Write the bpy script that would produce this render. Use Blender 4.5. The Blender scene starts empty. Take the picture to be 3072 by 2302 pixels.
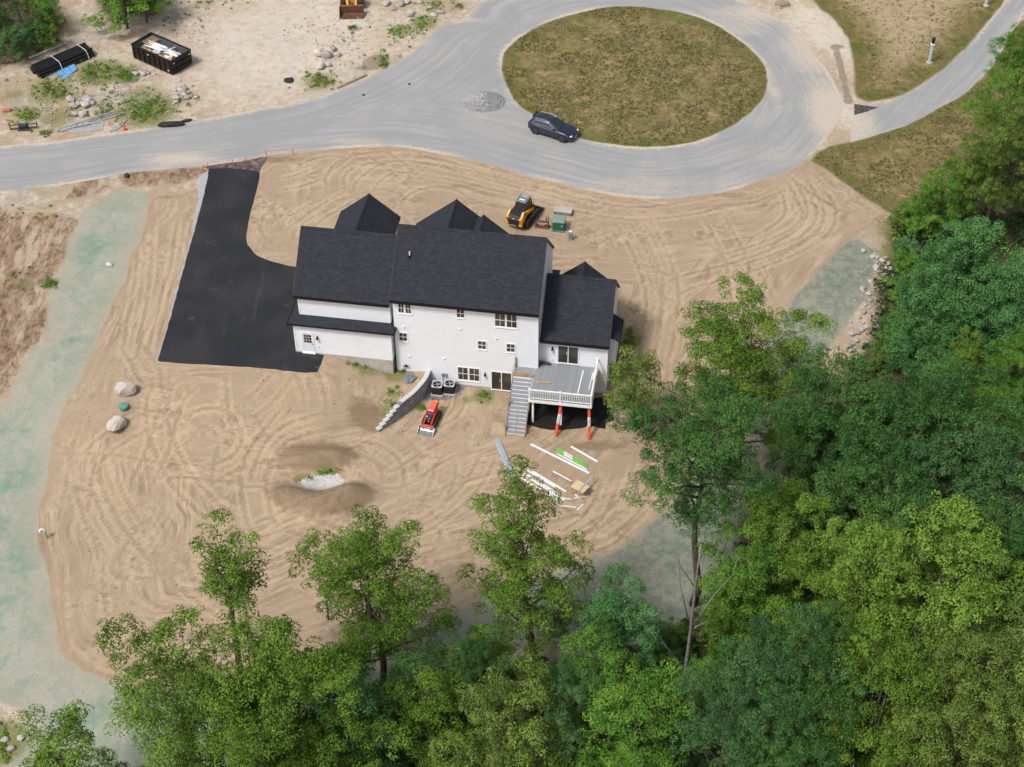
import bpy, bmesh, math, random
import numpy as np
from mathutils import Vector, Matrix, geometry
PI=math.pi
random.seed(7); RNG=np.random.default_rng(7)
scn=bpy.context.scene
# ---------------------------------------------------------------- camera (pose solved from the house's edges)
PW,PH=3072,2302
TH,FPX,RHO,CD,AL=0.744,4965.6,-0.005,129.0,0.159
CC=np.array([0,-CD*math.cos(TH),CD*math.sin(TH)])
_fw=np.array([0,math.cos(TH),-math.sin(TH)]); _r=np.array([1.,0,0]); _u=np.array([0,math.sin(TH),math.cos(TH)])
CF=_fw; CR=_r*math.cos(RHO)+_u*math.sin(RHO); CU=-_r*math.sin(RHO)+_u*math.cos(RHO)
cd=bpy.data.cameras.new('camera'); cam=bpy.data.objects.new('camera',cd); scn.collection.objects.link(cam)
cam.matrix_world=Matrix(((CR[0],CU[0],-CF[0],CC[0]),(CR[1],CU[1],-CF[1],CC[1]),(CR[2],CU[2],-CF[2],CC[2]),(0,0,0,1)))
cd.sensor_width=36; cd.sensor_fit='HORIZONTAL'; cd.lens=FPX/PW*36; cd.clip_start=1; cd.clip_end=9000
scn.camera=cam; scn.render.resolution_x=1024; scn.render.resolution_y=767
# ---------------------------------------------------------------- sky and sun: bright overcast
SUN_EL,SUN_AZ=math.radians(55),math.radians(228)   # azimuth clockwise from +Y
w=bpy.data.worlds.new('World'); scn.world=w; w.use_nodes=True
wn=w.node_tree; bg=wn.nodes['Background']; sky=wn.nodes.new('ShaderNodeTexSky'); sky.sky_type='NISHITA'; sky.sun_disc=False
sky.sun_elevation=SUN_EL; sky.sun_rotation=SUN_AZ; sky.dust_density=4.0; sky.air_density=0.8; sky.ozone_density=1.0
hs=wn.nodes.new('ShaderNodeHueSaturation'); hs.inputs['Saturation'].default_value=.5; wn.links.new(sky.outputs[0],hs.inputs['Color']); wn.links.new(hs.outputs[0],bg.inputs[0]); bg.inputs[1].default_value=0.10
sl=bpy.data.lights.new('sun','SUN'); sl.energy=1.5; sl.angle=math.radians(10); sl.color=(1,.97,.93)
so=bpy.data.objects.new('sun',sl); scn.collection.objects.link(so)
sd=Vector((math.sin(SUN_AZ)*math.cos(SUN_EL),math.cos(SUN_AZ)*math.cos(SUN_EL),math.sin(SUN_EL)))
so.rotation_euler=sd.to_track_quat('Z','Y').to_euler()
vs=scn.view_settings; vs.view_transform='Standard'; vs.look='None'; vs.gamma=1; vs.use_curve_mapping=False; vs.exposure=0.68
# ---------------------------------------------------------------- helpers
COL=scn.collection
def link(o,parent=None):
    COL.objects.link(o)
    if parent is not None: o.parent=parent
    return o
def tag(o,label=None,cat=None,group=None,kind=None):
    if label: o['label']=label
    if cat: o['category']=cat
    if group: o['group']=group
    if kind: o['kind']=kind
    return o
def empty(name,loc=(0,0,0),rz=0,label=None,cat=None,group=None):
    o=bpy.data.objects.new(name,None); o.empty_display_size=.3; link(o); o.location=loc; o.rotation_euler=(0,0,rz)
    return tag(o,label,cat,group)
def copy_tree(o,parent=None):
    c=o.copy(); link(c,parent)
    for ch in o.children: copy_tree(ch,c)
    return c
class MB:
    def __init__(s): s.v=[]; s.f=[]
    def add(s,vs,fs,M=None):
        n=len(s.v)
        for p in vs: s.v.append(tuple(M@Vector(p)) if M is not None else tuple(p))
        for f in fs: s.f.append(tuple(i+n for i in f))
        return s
    def box(s,c,d,M=None,rz=0):
        x,y,z=d[0]/2,d[1]/2,d[2]/2
        R=Matrix.Translation(Vector(c))@Matrix.Rotation(rz,4,'Z')
        if M is not None: R=M@R
        return s.add([(-x,-y,-z),(x,-y,-z),(x,y,-z),(-x,y,-z),(-x,-y,z),(x,-y,z),(x,y,z),(-x,y,z)],
            [(0,3,2,1),(4,5,6,7),(0,1,5,4),(1,2,6,5),(2,3,7,6),(3,0,4,7)],R)
    def b2(s,a,b): return s.box([(a[i]+b[i])/2 for i in range(3)],[abs(b[i]-a[i]) for i in range(3)])
    def bev(s,c,d,r=.02,M=None,rz=0):     # box with chamfered edges
        x,y,z=d[0]/2,d[1]/2,d[2]/2; r=min(r,x*.9,y*.9,z*.9); R=Matrix.Translation(Vector(c))@Matrix.Rotation(rz,4,'Z')
        if M is not None: R=M@R
        rings=[]
        for zz,k in ((-z,r),(-z+r,0),(z-r,0),(z,r)):
            X,Y=x-k,y-k; rings.append([(-X+r,-Y,zz),(X-r,-Y,zz),(X,-Y+r,zz),(X,Y-r,zz),(X-r,Y,zz),(-X+r,Y,zz),(-X,Y-r,zz),(-X,-Y+r,zz)])
        return s.loft(rings,R)
    def loft(s,rings,M=None,cap=True,closed=True):
        n=len(rings[0]); vs=[p for r in rings for p in r]; fs=[]
        for k in range(len(rings)-1):
            for i in range(n if closed else n-1):
                j=(i+1)%n; fs.append((k*n+i,k*n+j,(k+1)*n+j,(k+1)*n+i))
        if cap: fs.append(tuple(range(n-1,-1,-1))); fs.append(tuple((len(rings)-1)*n+i for i in range(n)))
        return s.add(vs,fs,M)
    def tube(s,pts,rad,n=8,cap=True,M=None):
        pts=[Vector(p) for p in pts]
        if not hasattr(rad,'__len__'): rad=[rad]*len(pts)
        rings=[]; prev=None
        for i,p in enumerate(pts):
            t=(pts[min(i+1,len(pts)-1)]-pts[max(i-1,0)]).normalized()
            a=t.orthogonal() if prev is None else (prev-t*prev.dot(t))
            if a.length<1e-6: a=t.orthogonal()
            a.normalize(); prev=a; b=t.cross(a)
            rings.append([tuple(p+(a*math.cos(2*PI*k/n)+b*math.sin(2*PI*k/n))*rad[i]) for k in range(n)])
        return s.loft(rings,M,cap)
    def cyl(s,c,r,h,n=16,axis='Z',M=None):
        d={'Z':(0,0,h/2),'X':(h/2,0,0),'Y':(0,h/2,0)}[axis]; c=Vector(c); d=Vector(d)
        return s.tube([c-d,c+d],r,n,True,M)
    def prism(s,poly,z0,z1,M=None): return s.loft([[(p[0],p[1],z0) for p in poly],[(p[0],p[1],z1) for p in poly]],M)
    def xprism(s,poly,x0,x1,M=None):      # poly in (y,z) swept along x
        return s.loft([[(x0,p[0],p[1]) for p in poly],[(x1,p[0],p[1]) for p in poly]],M)
    def yprism(s,poly,y0,y1,M=None): return s.loft([[(p[0],y0,p[1]) for p in poly],[(p[0],y1,p[1]) for p in poly]],M)
    def mesh(s,name,fix=True):
        me=bpy.data.meshes.new(name); me.from_pydata(s.v,[],s.f)
        if fix:
            bm=bmesh.new(); bm.from_mesh(me); bmesh.ops.recalc_face_normals(bm,faces=bm.faces); bm.to_mesh(me); bm.free()
        return me
    def build(s,name,mat,parent=None,smooth=False,loc=None,rz=0):
        me=s.mesh(name); me.materials.append(mat)
        if smooth: me.polygons.foreach_set('use_smooth',[True]*len(me.polygons))
        o=link(bpy.data.objects.new(name,me),parent)
        if loc is not None: o.location=loc; o.rotation_euler=(0,0,rz)
        return o
def obj(name,me,mat,parent=None,loc=(0,0,0),rz=0):
    if mat is not None and not me.materials: me.materials.append(mat)
    o=link(bpy.data.objects.new(name,me),parent); o.location=loc; o.rotation_euler=(0,0,rz); return o
# ---- node helper
class NT:
    def __init__(s,name,rough=.8,spec=.3,metal=0):
        s.m=bpy.data.materials.new(name); s.m.use_nodes=True; s.t=s.m.node_tree; s.p=s.t.nodes['Principled BSDF']
        s.p.inputs['Roughness'].default_value=rough; s.p.inputs['Metallic'].default_value=metal; s.p.inputs['Specular IOR Level'].default_value=spec
        s.co=s.t.nodes.new('ShaderNodeTexCoord')
    def set(s,sock,v):
        if isinstance(v,bpy.types.NodeSocket): s.t.links.new(v,sock)
        elif v is not None:
            if hasattr(v,'__len__') and len(v)==3 and sock.type=='RGBA': v=(*v,1)
            sock.default_value=v
    def n(s,typ,ins,out=0,**kw):
        nd=s.t.nodes.new('ShaderNode'+typ)
        for k,v in kw.items(): setattr(nd,k,v)
        for k,v in ins.items(): s.set(nd.inputs[k],v)
        return nd.outputs[out]
    def obj(s): return s.co.outputs['Object']
    def pos(s): return s.n('NewGeometry',{},'Position')
    def map(s,v,scale=(1,1,1),rot=(0,0,0),loc=(0,0,0)): return s.n('Mapping',{'Vector':v,'Scale':scale,'Rotation':rot,'Location':loc})
    def noise(s,v,scale,detail=4,rough=.55,out=0,dist=0): return s.n('TexNoise',{'Vector':v,'Scale':scale,'Detail':detail,'Roughness':rough,'Distortion':dist},out)
    def vor(s,v,scale,out=0): return s.n('TexVoronoi',{'Vector':v,'Scale':scale},out)
    def ma(s,op,a,b=0,c=None):
        i={0:a,1:b}
        if c is not None: i[2]=c
        return s.n('Math',i,operation=op)
    def rng(s,v,a,b,c=0,d=1): return s.n('MapRange',{0:v,1:a,2:b,3:c,4:d},interpolation_type='SMOOTHSTEP')
    def mix(s,f,a,b,mode='MIX'):
        nd=s.t.nodes.new('ShaderNodeMix'); nd.data_type='RGBA'; nd.blend_type=mode
        s.set(nd.inputs[0],f); s.set(nd.inputs[6],a); s.set(nd.inputs[7],b); return nd.outputs[2]
    def attr(s,name,out='Color'): return s.n('Attribute',{},out,attribute_name=name)
    def sep(s,c): 
        nd=s.t.nodes.new('ShaderNodeSeparateColor'); s.set(nd.inputs[0],c); return nd.outputs
    def xyz(s,v):
        nd=s.t.nodes.new('ShaderNodeSeparateXYZ'); s.set(nd.inputs[0],v); return nd.outputs
    def comb(s,x,y,z): return s.n('CombineXYZ',{0:x,1:y,2:z})
    def bump(s,h,st=.3,d=.02): s.t.links.new(s.n('Bump',{'Height':h,'Strength':st,'Distance':d}),s.p.inputs['Normal'])
    def col(s,c): s.set(s.p.inputs['Base Color'],c); return s
MATS={}
def mat(name,c,rough=.7,metal=0,var=.12,sc=3.,bump=0,spec=.3,dirt=None,bsc=40.):
    if name in MATS: return MATS[name]
    t=NT(name,rough,spec,metal); o=t.obj(); nz=t.rng(t.noise(o,sc,5),.3,.7)
    a=tuple(x*(1-var) for x in c); b=tuple(min(1,x*(1+var)) for x in c)
    cc=t.mix(nz,a,b)
    if dirt: cc=t.mix(t.ma('MULTIPLY',t.rng(t.noise(o,sc*2.3,6,.65),.45,.75),dirt[3]),cc,dirt[:3])
    t.col(cc); t.set(t.p.inputs['Roughness'],t.rng(t.noise(o,sc*3,3),0,1,max(.03,rough-.12),min(1,rough+.12)))
    if bump: t.bump(t.noise(o,bsc,4),bump,.01)
    MATS[name]=t.m; return t.m
# ---- pixel <-> world
def ray(px,py): return CF+CR*(px-PW/2)/FPX-CU*(py-PH/2)/FPX
def at_z(px,py,z):
    d=ray(px,py); t=(z-CC[2])/d[2]; return CC+d*t
CA,SA=math.cos(AL),math.sin(AL); HX,HY=-9.066,0.442
def hw(u,v,z=0): return Vector((HX+u*CA+v*SA,HY-u*SA+v*CA,z))
def uv_of(x,y): dx,dy=x-HX,y-HY; return dx*CA-dy*SA, dx*SA+dy*CA
def on_v(px,py,v):      # (u,z) where the pixel's ray meets the house plane v = const
    d=ray(px,py); n=np.array([SA,CA,0]); c0=CC-np.array([HX,HY,0]); t=(v-c0@n)/(d@n); P=CC+d*t
    return uv_of(P[0],P[1])[0],P[2]
def on_u(px,py,u):
    d=ray(px,py); n=np.array([CA,-SA,0]); c0=CC-np.array([HX,HY,0]); t=(u-c0@n)/(d@n); P=CC+d*t
    return uv_of(P[0],P[1])[1],P[2]
def sstep(a,b,x): t=np.clip((x-a)/(b-a),0,1); return t*t*(3-2*t)
# ---- lattice noise
_tab=np.random.default_rng(3).random((256,256))
def vnoise(x,y,s,off=0):
    x=np.asarray(x)/s+off*17.3; y=np.asarray(y)/s+off*9.1
    i=np.floor(x).astype(int); j=np.floor(y).astype(int); fx=x-i; fy=y-j; fx=fx*fx*(3-2*fx); fy=fy*fy*(3-2*fy)
    T=lambda a,b:_tab[a%256,b%256]
    return (T(i,j)*(1-fx)+T(i+1,j)*fx)*(1-fy)+(T(i,j+1)*(1-fx)+T(i+1,j+1)*fx)*fy
def fbm(x,y,s,o=4,off=0): return sum(vnoise(x,y,s/2**k,off+k)*.5**(k+1) for k in range(o))
# ---------------------------------------------------------------- the lie of the land
WALL_UV=[(2.66,0.0),(2.6,-.7),(2.42,-1.45),(2.05,-2.45),(1.47,-3.5),(.6,-4.75),(-.12,-5.7)]
def u_wall(v):
    vs=np.array([p[1] for p in WALL_UV][::-1]); us=np.array([p[0] for p in WALL_UV][::-1]); return np.interp(v,vs,us)
def hbase(x,y):
    u,v=uv_of(np.asarray(x,float),np.asarray(y,float))
    top=np.interp(u,[-6,-4.5,0,3],[2.36,2.2,1.05,1.3]); vt=np.interp(u,[-30,-12,-.3],[-20,-17,-5.9])
    left=top*sstep(0,1,(v-vt)/(-1.2-vt))+np.interp(v,[-1,3,14],[0,.0,1])*(2.75-top)
    right=2.75*sstep(-.3,13,v)
    k=sstep(-.16,.16,u-u_wall(v)+.02)
    h=left*(1-k)+right*k
    h=h-2.2*sstep(-18,-48,v)
    h=h-1.3*sstep(24,34,u)*sstep(14,-2,v)
    return h
PIT=None
def G(px,py):
    z=1.0
    for _ in range(25):
        p=at_z(px,py,z); z=.5*z+.5*float(hbase(p[0],p[1]))
    return Vector((p[0],p[1],float(hbase(p[0],p[1]))))
def GL(pts): return [tuple(G(*p))[:2] for p in pts]
def gz(x,y): return float(hbase(x,y))
def smooth_poly(pts,step=.8,closed=True,jit=0,seed=0):
    P=[np.array(p,float) for p in pts]; n=len(P); out=[]
    rg=random.Random(seed)
    for i in range(n if closed else n-1):
        if closed: a,b,c,d=P[i-1],P[i],P[(i+1)%n],P[(i+2)%n]
        else: a,b,c,d=P[max(i-1,0)],P[i],P[i+1],P[min(i+2,n-1)]
        m=max(1,int(np.linalg.norm(c-b)/step))
        for k in range(m):
            t=k/m; q=.5*((2*b)+(c-a)*t+(2*a-5*b+4*c-d)*t*t+(-a+3*b-3*c+d)*t**3)
            if jit: q=q+np.array([rg.uniform(-jit,jit),rg.uniform(-jit,jit)])
            out.append(tuple(q))
    if not closed: out.append(tuple(P[-1]))
    return out
def inside(x,y,poly):
    x=np.asarray(x); y=np.asarray(y); r=np.zeros(x.shape,bool); n=len(poly)
    for i in range(n):
        x0,y0=poly[i]; x1,y1=poly[(i+1)%n]
        if y0==y1: continue
        r^=((y0>y)!=(y1>y))&(x<(x1-x0)*(y-y0)/(y1-y0)+x0)
    return r
def pdist(x,y,pts,closed=True):
    d=np.full(np.shape(x),1e9); n=len(pts)
    for i in range(n if closed else n-1):
        ax,ay=pts[i]; bx,by=pts[(i+1)%n]; ex,ey=bx-ax,by-ay; L=ex*ex+ey*ey+1e-12
        t=np.clip(((x-ax)*ex+(y-ay)*ey)/L,0,1); d=np.minimum(d,(x-ax-t*ex)**2+(y-ay-t*ey)**2)
    return np.sqrt(d)
def sdf(x,y,poly,far=14.):
    xs=[p[0] for p in poly]; ys=[p[1] for p in poly]
    out=np.full(np.shape(x),-far)
    m=(x>min(xs)-far)&(x<max(xs)+far)&(y>min(ys)-far)&(y<max(ys)+far)
    xx,yy=x[m],y[m]; d=np.minimum(pdist(xx,yy,poly),far); out[m]=np.where(inside(xx,yy,poly),d,-d); return out
# ================================================================ SETTING: ground, road, driveway
S_EDGE=[(-700,640),(-300,606),(0,574),(150,561),(270,541),(380,520),(500,508),(620,497),(720,484),(800,468),(890,458),(981,449),(1089,441),(1180,440),(1270,453),(1343,465),(1451,488),(1500,503),(1596,530),(1645,542),(1753,570),(1862,588),(1952,595),(2043,593),(2151,579),(2223,563),(2272,543),(2344,523),(2399,494),(2431,470),(2470,430),(2500,390),(2520,345),(2528,310),(2510,262),(2480,212),(2435,155),(2380,90),(2272,29)]
NW_EDGE=[(1451,-6),(1430,14),(1419,40),(1397,58),(1335,76),(1288,112),(1234,163),(1162,206),(1107,235),(1017,268),(909,306),(800,324),(687,344),(543,373),(434,387),(289,407),(145,427),(0,438),(-300,462),(-700,498)]
ISLAND=[(1505,203),(1514,156),(1547,123),(1608,83),(1681,54),(1789,27),(1862,19),(1934,22),(2043,38),(2133,67),(2205,112),(2260,156),(2296,205),(2302,255),(2286,302),(2242,347),(2187,383),(2115,416),(2043,434),(1934,442),(1826,432),(1753,420),(1681,391),(1627,362),(1590,340),(1547,308),(1520,258)]
isl_w=smooth_poly(GL(ISLAND),.7,True,.05,1)
IC=np.mean(np.array(isl_w),0)
se=GL(S_EDGE); nw=GL(NW_EDGE)
# the loop closes above the picture's edge: an arc round the island's far side
a0=math.atan2(se[-1][1]-IC[1],se[-1][0]-IC[0]); r0=math.dist(se[-1],IC); a1=math.atan2(nw[0][1]-IC[1],nw[0][0]-IC[0]); r1=math.dist(nw[0],IC)
arc=[(IC[0]+math.cos(a0+(a1-a0)*k/10)*(r0+(r1-r0)*k/10),IC[1]+math.sin(a0+(a1-a0)*k/10)*(r0+(r1-r0)*k/10)) for k in range(1,10)]
road_out=smooth_poly(se+arc+nw,.8,True,.06,2)
SIDE=[(2563,313),(2600,312),(2640,316),(2706,289),(2779,246),(2851,192),(2909,134),(2938,101),(2963,69),(2996,29),(3014,0),(3060,-90),(3100,-190),(3230,-150),(3150,-60),(3085,20),(3020,130),(2974,203),(2941,237),(2887,286),(2815,326),(2724,374),(2634,404),(2587,418),(2552,428),(2556,380)]
side_w=smooth_poly(GL(SIDE),.8,True,.04,3)
DRIVE=[(632,507),(627,511),(625,520),(615,572),(586,681),(543,836),(514,945),(480,1062),(475,1079),(474,1083),(486,1085),(560,1091),(680,1098),(800,1106),(868,1114),(917,1119),(944,1118),(952,1116),(957,1106),(971,1066),(960,1030),(990,900),(960,800),(884,801),(841,792),(800,780),(771,768),(752,746),(738,717),(752,637),(774,554),(778,524),(779,518),(774,516),(700,506)]
drive_w=smooth_poly(GL(DRIVE),.5,True,.03,4)
APRON=[(612,500),(628,512),(700,507),(779,519),(786,500),(800,472),(720,486)]
apron_w=smooth_poly(GL(APRON),.5,True,.03,5)
YARD=[(449,601),(441,645),(420,724),(391,764),(369,840),(333,916),(300,996),(260,1093),(217,1180),(185,1237),(163,1303),(145,1371),(137,1444),(119,1534),(101,1606),(112,1653),(134,1693),(145,1747),(163,1856),(182,1950),(225,1994),(290,2032),(500,2075),(800,2060),(1000,1990),(1237,1885),(1328,1834),(1550,1760),(1735,1689),(1847,1653),(1898,1613),(1952,1566),(2006,1523),(2080,1440),(2200,1200),(2377,902),(2446,815),(2503,760),(2540,724),(2619,677),(2670,667),(2677,645),(2605,600),(2547,561),(2475,503),(2435,480),(2399,498),(2272,545),(2151,582),(1952,598),(1753,573),(1596,535),(1451,490),(1270,455),(1089,443),(890,460),(800,470),(779,520),(700,520),(628,511),(600,560),(520,583),(470,590)]
yard_w=smooth_poly(GL(YARD),.8,True,.12,6)
HYDRO=[[(365,566),(318,590),(250,627),(237,645),(235,688),(210,706),(195,775),(170,844),(145,891),(145,952),(134,1006),(123,1043),(83,1053),(69,1107),(36,1165),(0,1227),(-250,1500),(-250,2110),(0,2105),(70,2125),(60,2200),(20,2330),(-100,2600),(700,2600),(1000,2200),(1400,2000),(1600,1950),(1900,1960),(2200,1850),(2300,1500),(2100,1400),(1550,1740),(1000,1970),(500,2060),(300,2010),(200,1930),(160,1700),(140,1600),(170,1400),(300,1050),(400,800),(460,600)],
 [(2540,722),(2572,719),(2623,750),(2626,811),(2612,847),(2598,891),(2572,927),(2525,999),(2478,1060),(2380,1250),(2200,1320),(2100,1400),(2200,1180),(2400,870)]]
hyd_w=[smooth_poly(GL(p),.9,True,.1,8+i) for i,p in enumerate(HYDRO)]
LAWN=[[(2435,484),(2453,456),(2489,440),(2587,418),(2634,404),(2724,374),(2815,326),(2887,286),(2941,237),(2974,203),(3080,60),(3300,150),(3300,500),(2900,600),(2720,680),(2677,645),(2605,600),(2547,561),(2475,503)],
 [(2571,295),(2563,200),(2545,120),(2500,60),(2440,0),(2400,-120),(2600,-250),(3080,-200),(3014,0),(2996,25),(2963,66),(2938,98),(2909,131),(2851,189),(2779,243),(2706,285),(2640,300)]]
lawn_w=[smooth_poly(GL(p),.9,True,.1,18+i) for i,p in enumerate(LAWN)]+[isl_w]
FOREST=[(2740,620),(2690,690),(2640,800),(2640,900),(2560,1080),(2300,1450),(2130,1800),(1900,1960),(1600,1990),(1300,2080),(950,2200),(600,2450),(900,2900),(3600,2900),(4200,1500),(3800,600),(3300,350),(3000,480),(2850,560)]
for_w=smooth_poly(GL(FOREST),1.5,True,.5,30)
FOR2=[(-200,190),(60,185),(160,130),(200,60),(180,-60),(480,-60),(480,40),(380,48),(300,25),(150,-300),(-400,-300)]
for2_w=smooth_poly(GL(FOR2),1.,True,.2,31)
REDS=[[(-200,640),(60,640),(210,650),(230,690),(200,760),(150,880),(130,1000),(60,1080),(0,1210),(-200,1400)],[(190,545),(300,525),(320,560),(210,595)],[(370,520),(480,512),(615,500),(622,520),(560,545),(450,555),(375,560)]]
red_w=[smooth_poly(GL(p),.9,True,.25,40+i) for i,p in enumerate(REDS)]
GREYG=[(600,525),(632,508),(618,580),(590,690),(546,840),(518,948),(478,1084),(472,1082),(510,945),(538,836),(578,690),(590,600)]
grey_w=smooth_poly(GL(GREYG),.6,True,.1,50)
PATCH_DARK=[(130,300,4,1.2),(10,330,5,2.2),(330,60,4,.9),(420,30,3,.8),(210,540,2,.8)]
pit=G(968,1442); berm=[G(870,1490),G(990,1520),G(1050,1480),G(905,1380),G(1000,1370)]
def axis(lo,hi,st,far):
    a=list(np.arange(lo,hi+st/2,st)); b=[];c=[];d=st; p=a[-1]; q=a[0]
    while p<far: d*=1.35; p+=d; b.append(p)
    d=st
    while q>-far: d*=1.35; q-=d; c.append(q)
    return np.array(c[::-1]+a+b)
GX=axis(-54,54,.2,4000); GY=axis(-37,58,.2,4000); XX,YY=np.meshgrid(GX,GY); xf,yf=XX.ravel(),YY.ravel()
FX0,FY0=int(np.argmin(abs(GX+54))),int(np.argmin(abs(GY+37)))
H=hbase(xf,yf); far=np.hypot(xf,yf-10)
d_road=np.maximum(sdf(xf,yf,road_out),sdf(xf,yf,side_w)); d_isl=sdf(xf,yf,isl_w); d_road=np.minimum(d_road,-d_isl)
d_drv=np.maximum(sdf(xf,yf,drive_w),sdf(xf,yf,apron_w)); d_pave=np.maximum(d_road,d_drv)
d_yard=np.minimum(sdf(xf,yf,yard_w),-d_pave); d_hyd=np.maximum.reduce([sdf(xf,yf,p) for p in hyd_w]); d_hyd=np.minimum(d_hyd,-sdf(xf,yf,yard_w))
d_lawn=np.maximum.reduce([sdf(xf,yf,p) for p in lawn_w]); d_for=np.maximum(sdf(xf,yf,for_w),sdf(xf,yf,for2_w))
d_red=np.maximum.reduce([sdf(xf,yf,p) for p in red_w]); d_grey=sdf(xf,yf,grey_w)
d_for=np.where(far>120,8.,d_for)
# wheel tracks: pairs of ruts rasterised on the fine grid
TRK=np.zeros((len(GY),len(GX)))
def splat(path,wd=.16,amp=1.,seg=.12):
    P=np.array(path,float); L=np.r_[0,np.cumsum(np.hypot(*np.diff(P,axis=0).T))]
    if L[-1]<1: return
    s=np.arange(0,L[-1],seg); x=np.interp(s,L,P[:,0]); y=np.interp(s,L,P[:,1]); fade=np.minimum(1,np.minimum(s,L[-1]-s)/2.5)
    i0=np.round((x+54)/.2).astype(int)+FX0; j0=np.round((y+37)/.2).astype(int)+FY0
    for di in range(-3,4):
        for dj in range(-3,4):
            i=i0+di; j=j0+dj; ok=(i>=0)&(i<len(GX))&(j>=0)&(j<len(GY)); ii,jj=i[ok],j[ok]
            d=np.hypot(GX[ii]-x[ok],GY[jj]-y[ok]); v=amp*fade[ok]*(np.exp(-(d/wd)**2)-.55*np.exp(-((d-.36)/.13)**2))
            cur=TRK[jj,ii]; TRK[jj,ii]=np.where(abs(v)>abs(cur),v,cur)
def pair(path,amp=1.,gap=.8,wd=.16):
    P=np.array(path,float); t=np.gradient(P,axis=0); t/=np.linalg.norm(t,axis=1)[:,None]+1e-9; n=np.c_[-t[:,1],t[:,0]]
    splat(P+n*gap,wd,amp); splat(P-n*gap,wd,amp)
rt=random.Random(11)
for k,off in enumerate((1.0,2.2,3.6,5.2,7.0,10.)):     # passes along the graded edge
    ring=np.array(smooth_poly(GL(YARD[2:33]),.6,False)); t=np.gradient(ring,axis=0); t/=np.linalg.norm(t,axis=1)[:,None]; n=np.c_[-t[:,1],t[:,0]]
    wob=np.array([(vnoise(np.array(i*.1),0.,1.5,k)-.5)*1.6 for i in range(len(ring))])
    q=ring+n*(off+wob)[:,None]; a=rt.randrange(0,60); splat(q[a:a+rt.randrange(60,200)],.15,rt.uniform(.4,.9))
HAND=[[(2400,512),(2455,580),(2478,650),(2440,710),(2350,755),(2230,800),(2050,850),(1980,900)],[(2372,515),(2420,590),(2440,650),(2400,700),(2290,750),(2150,790)],[(2340,530),(2380,590),(2385,650),(2330,700),(2250,740)],
 [(2120,620),(2200,760),(2230,900),(2240,1000)],[(1900,620),(1960,720),(2010,850),(2000,1000),(1960,1150)],[(1850,640),(1920,760),(1960,900),(1940,1050)],
 [(1010,590),(1010,520),(1080,480),(1250,470),(1500,530),(1800,610)],[(1080,600),(1110,540),(1200,500),(1400,530),(1600,580),(1900,640),(2200,600)],[(800,560),(900,540),(1000,500)],[(860,720),(960,640),(1100,560)],
 [(880,1310),(800,1340),(760,1430),(780,1560),(830,1640)],[(1000,1300),(1100,1400),(1180,1440),(1300,1370),(1420,1320)],[(1140,1300),(1060,1400),(1150,1440)],[(760,1480),(800,1370),(860,1300),(1000,1260)],
 [(500,1120),(470,1250),(520,1400),(600,1500),(700,1580)],[(560,1310),(600,1260),(660,1260),(690,1320),(640,1360),(580,1340)],[(300,1300),(330,1450),(400,1580),(480,1680)],[(240,1420),(280,1550),(360,1680)],[(600,1120),(520,1200),(480,1330),(400,1500)],
 [(440,640),(430,800),(410,950),(380,1100)],[(560,640),(530,800),(490,950),(460,1100)],[(1480,1330),(1420,1450),(1300,1560),(1150,1620)],[(1950,1360),(1900,1500),(1780,1600),(1600,1680)],[(2000,1330),(1980,1450),(1860,1570),(1700,1650)],[(1850,1400),(1780,1550),(1650,1640)]]
for p in HAND: pair(smooth_poly(GL(p),.5,False),rt.uniform(.7,1.1),rt.choice((.6,.8,.9)),.15)
for _ in range(260):                                                        # turns and cross passes of the loaders
    px,py=rt.uniform(150,2600),rt.uniform(480,1950); g=G(px,py); r=rt.choice((3,5,8,14,25,60)); a=rt.uniform(0,2*PI); sp=rt.uniform(3,11)/r
    path=[(g[0]+r*(math.cos(a+t*sp)-math.cos(a)),g[1]+r*(math.sin(a+t*sp)-math.sin(a))) for t in np.linspace(0,1,24)]
    (pair if rt.random()<.45 else splat)(path,**({'amp':rt.uniform(.35,.95),'wd':rt.uniform(.1,.2)}))
trk=TRK.ravel()*sstep(0,.6,d_yard)
clear=sstep(.1,1.2,-d_pave)
u_,v_=uv_of(xf,yf); house_clear=1-sstep(1.2,.3,np.maximum(np.maximum(-8.2-u_,u_-17),np.maximum(-1.1-v_,v_-9)))
fine=sstep(110,60,far)
H=H+clear*fine*(.10*(fbm(xf,yf,3.2,4,1)-.47)+.05*(fbm(xf,yf,.8,2,5)-.4))*(.6+.8*sstep(0,-2,d_yard))
H=H-.028*trk*clear
nwm=sstep(-2,-4,d_road)*sstep(20,26,yf)*sstep(6,-2,xf); H=H+nwm*(.3*(fbm(xf,yf,4,4,9)-.45))*clear
H=H+sstep(1,4,d_hyd)*.10*(fbm(xf,yf,2,3,4)-.5)
def bumpg(p,rx,ry,a,rot=0):
    dx,dy=xf-p[0],yf-p[1]; c,s=math.cos(rot),math.sin(rot); X,Y=dx*c+dy*s,-dx*s+dy*c; return a*np.exp(-(X/rx)**2-(Y/ry)**2)
pitm=bumpg(pit,2.0,.95,1.,.15)
H=H-.55*pitm+bumpg(berm[0],1.6,1.0,.8)+bumpg(berm[1],2.2,1.0,1.0,.2)+bumpg(berm[2],1.4,.9,.7)+bumpg(berm[3],1.7,.9,.6)+bumpg(berm[4],1.5,.8,.6)
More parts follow.
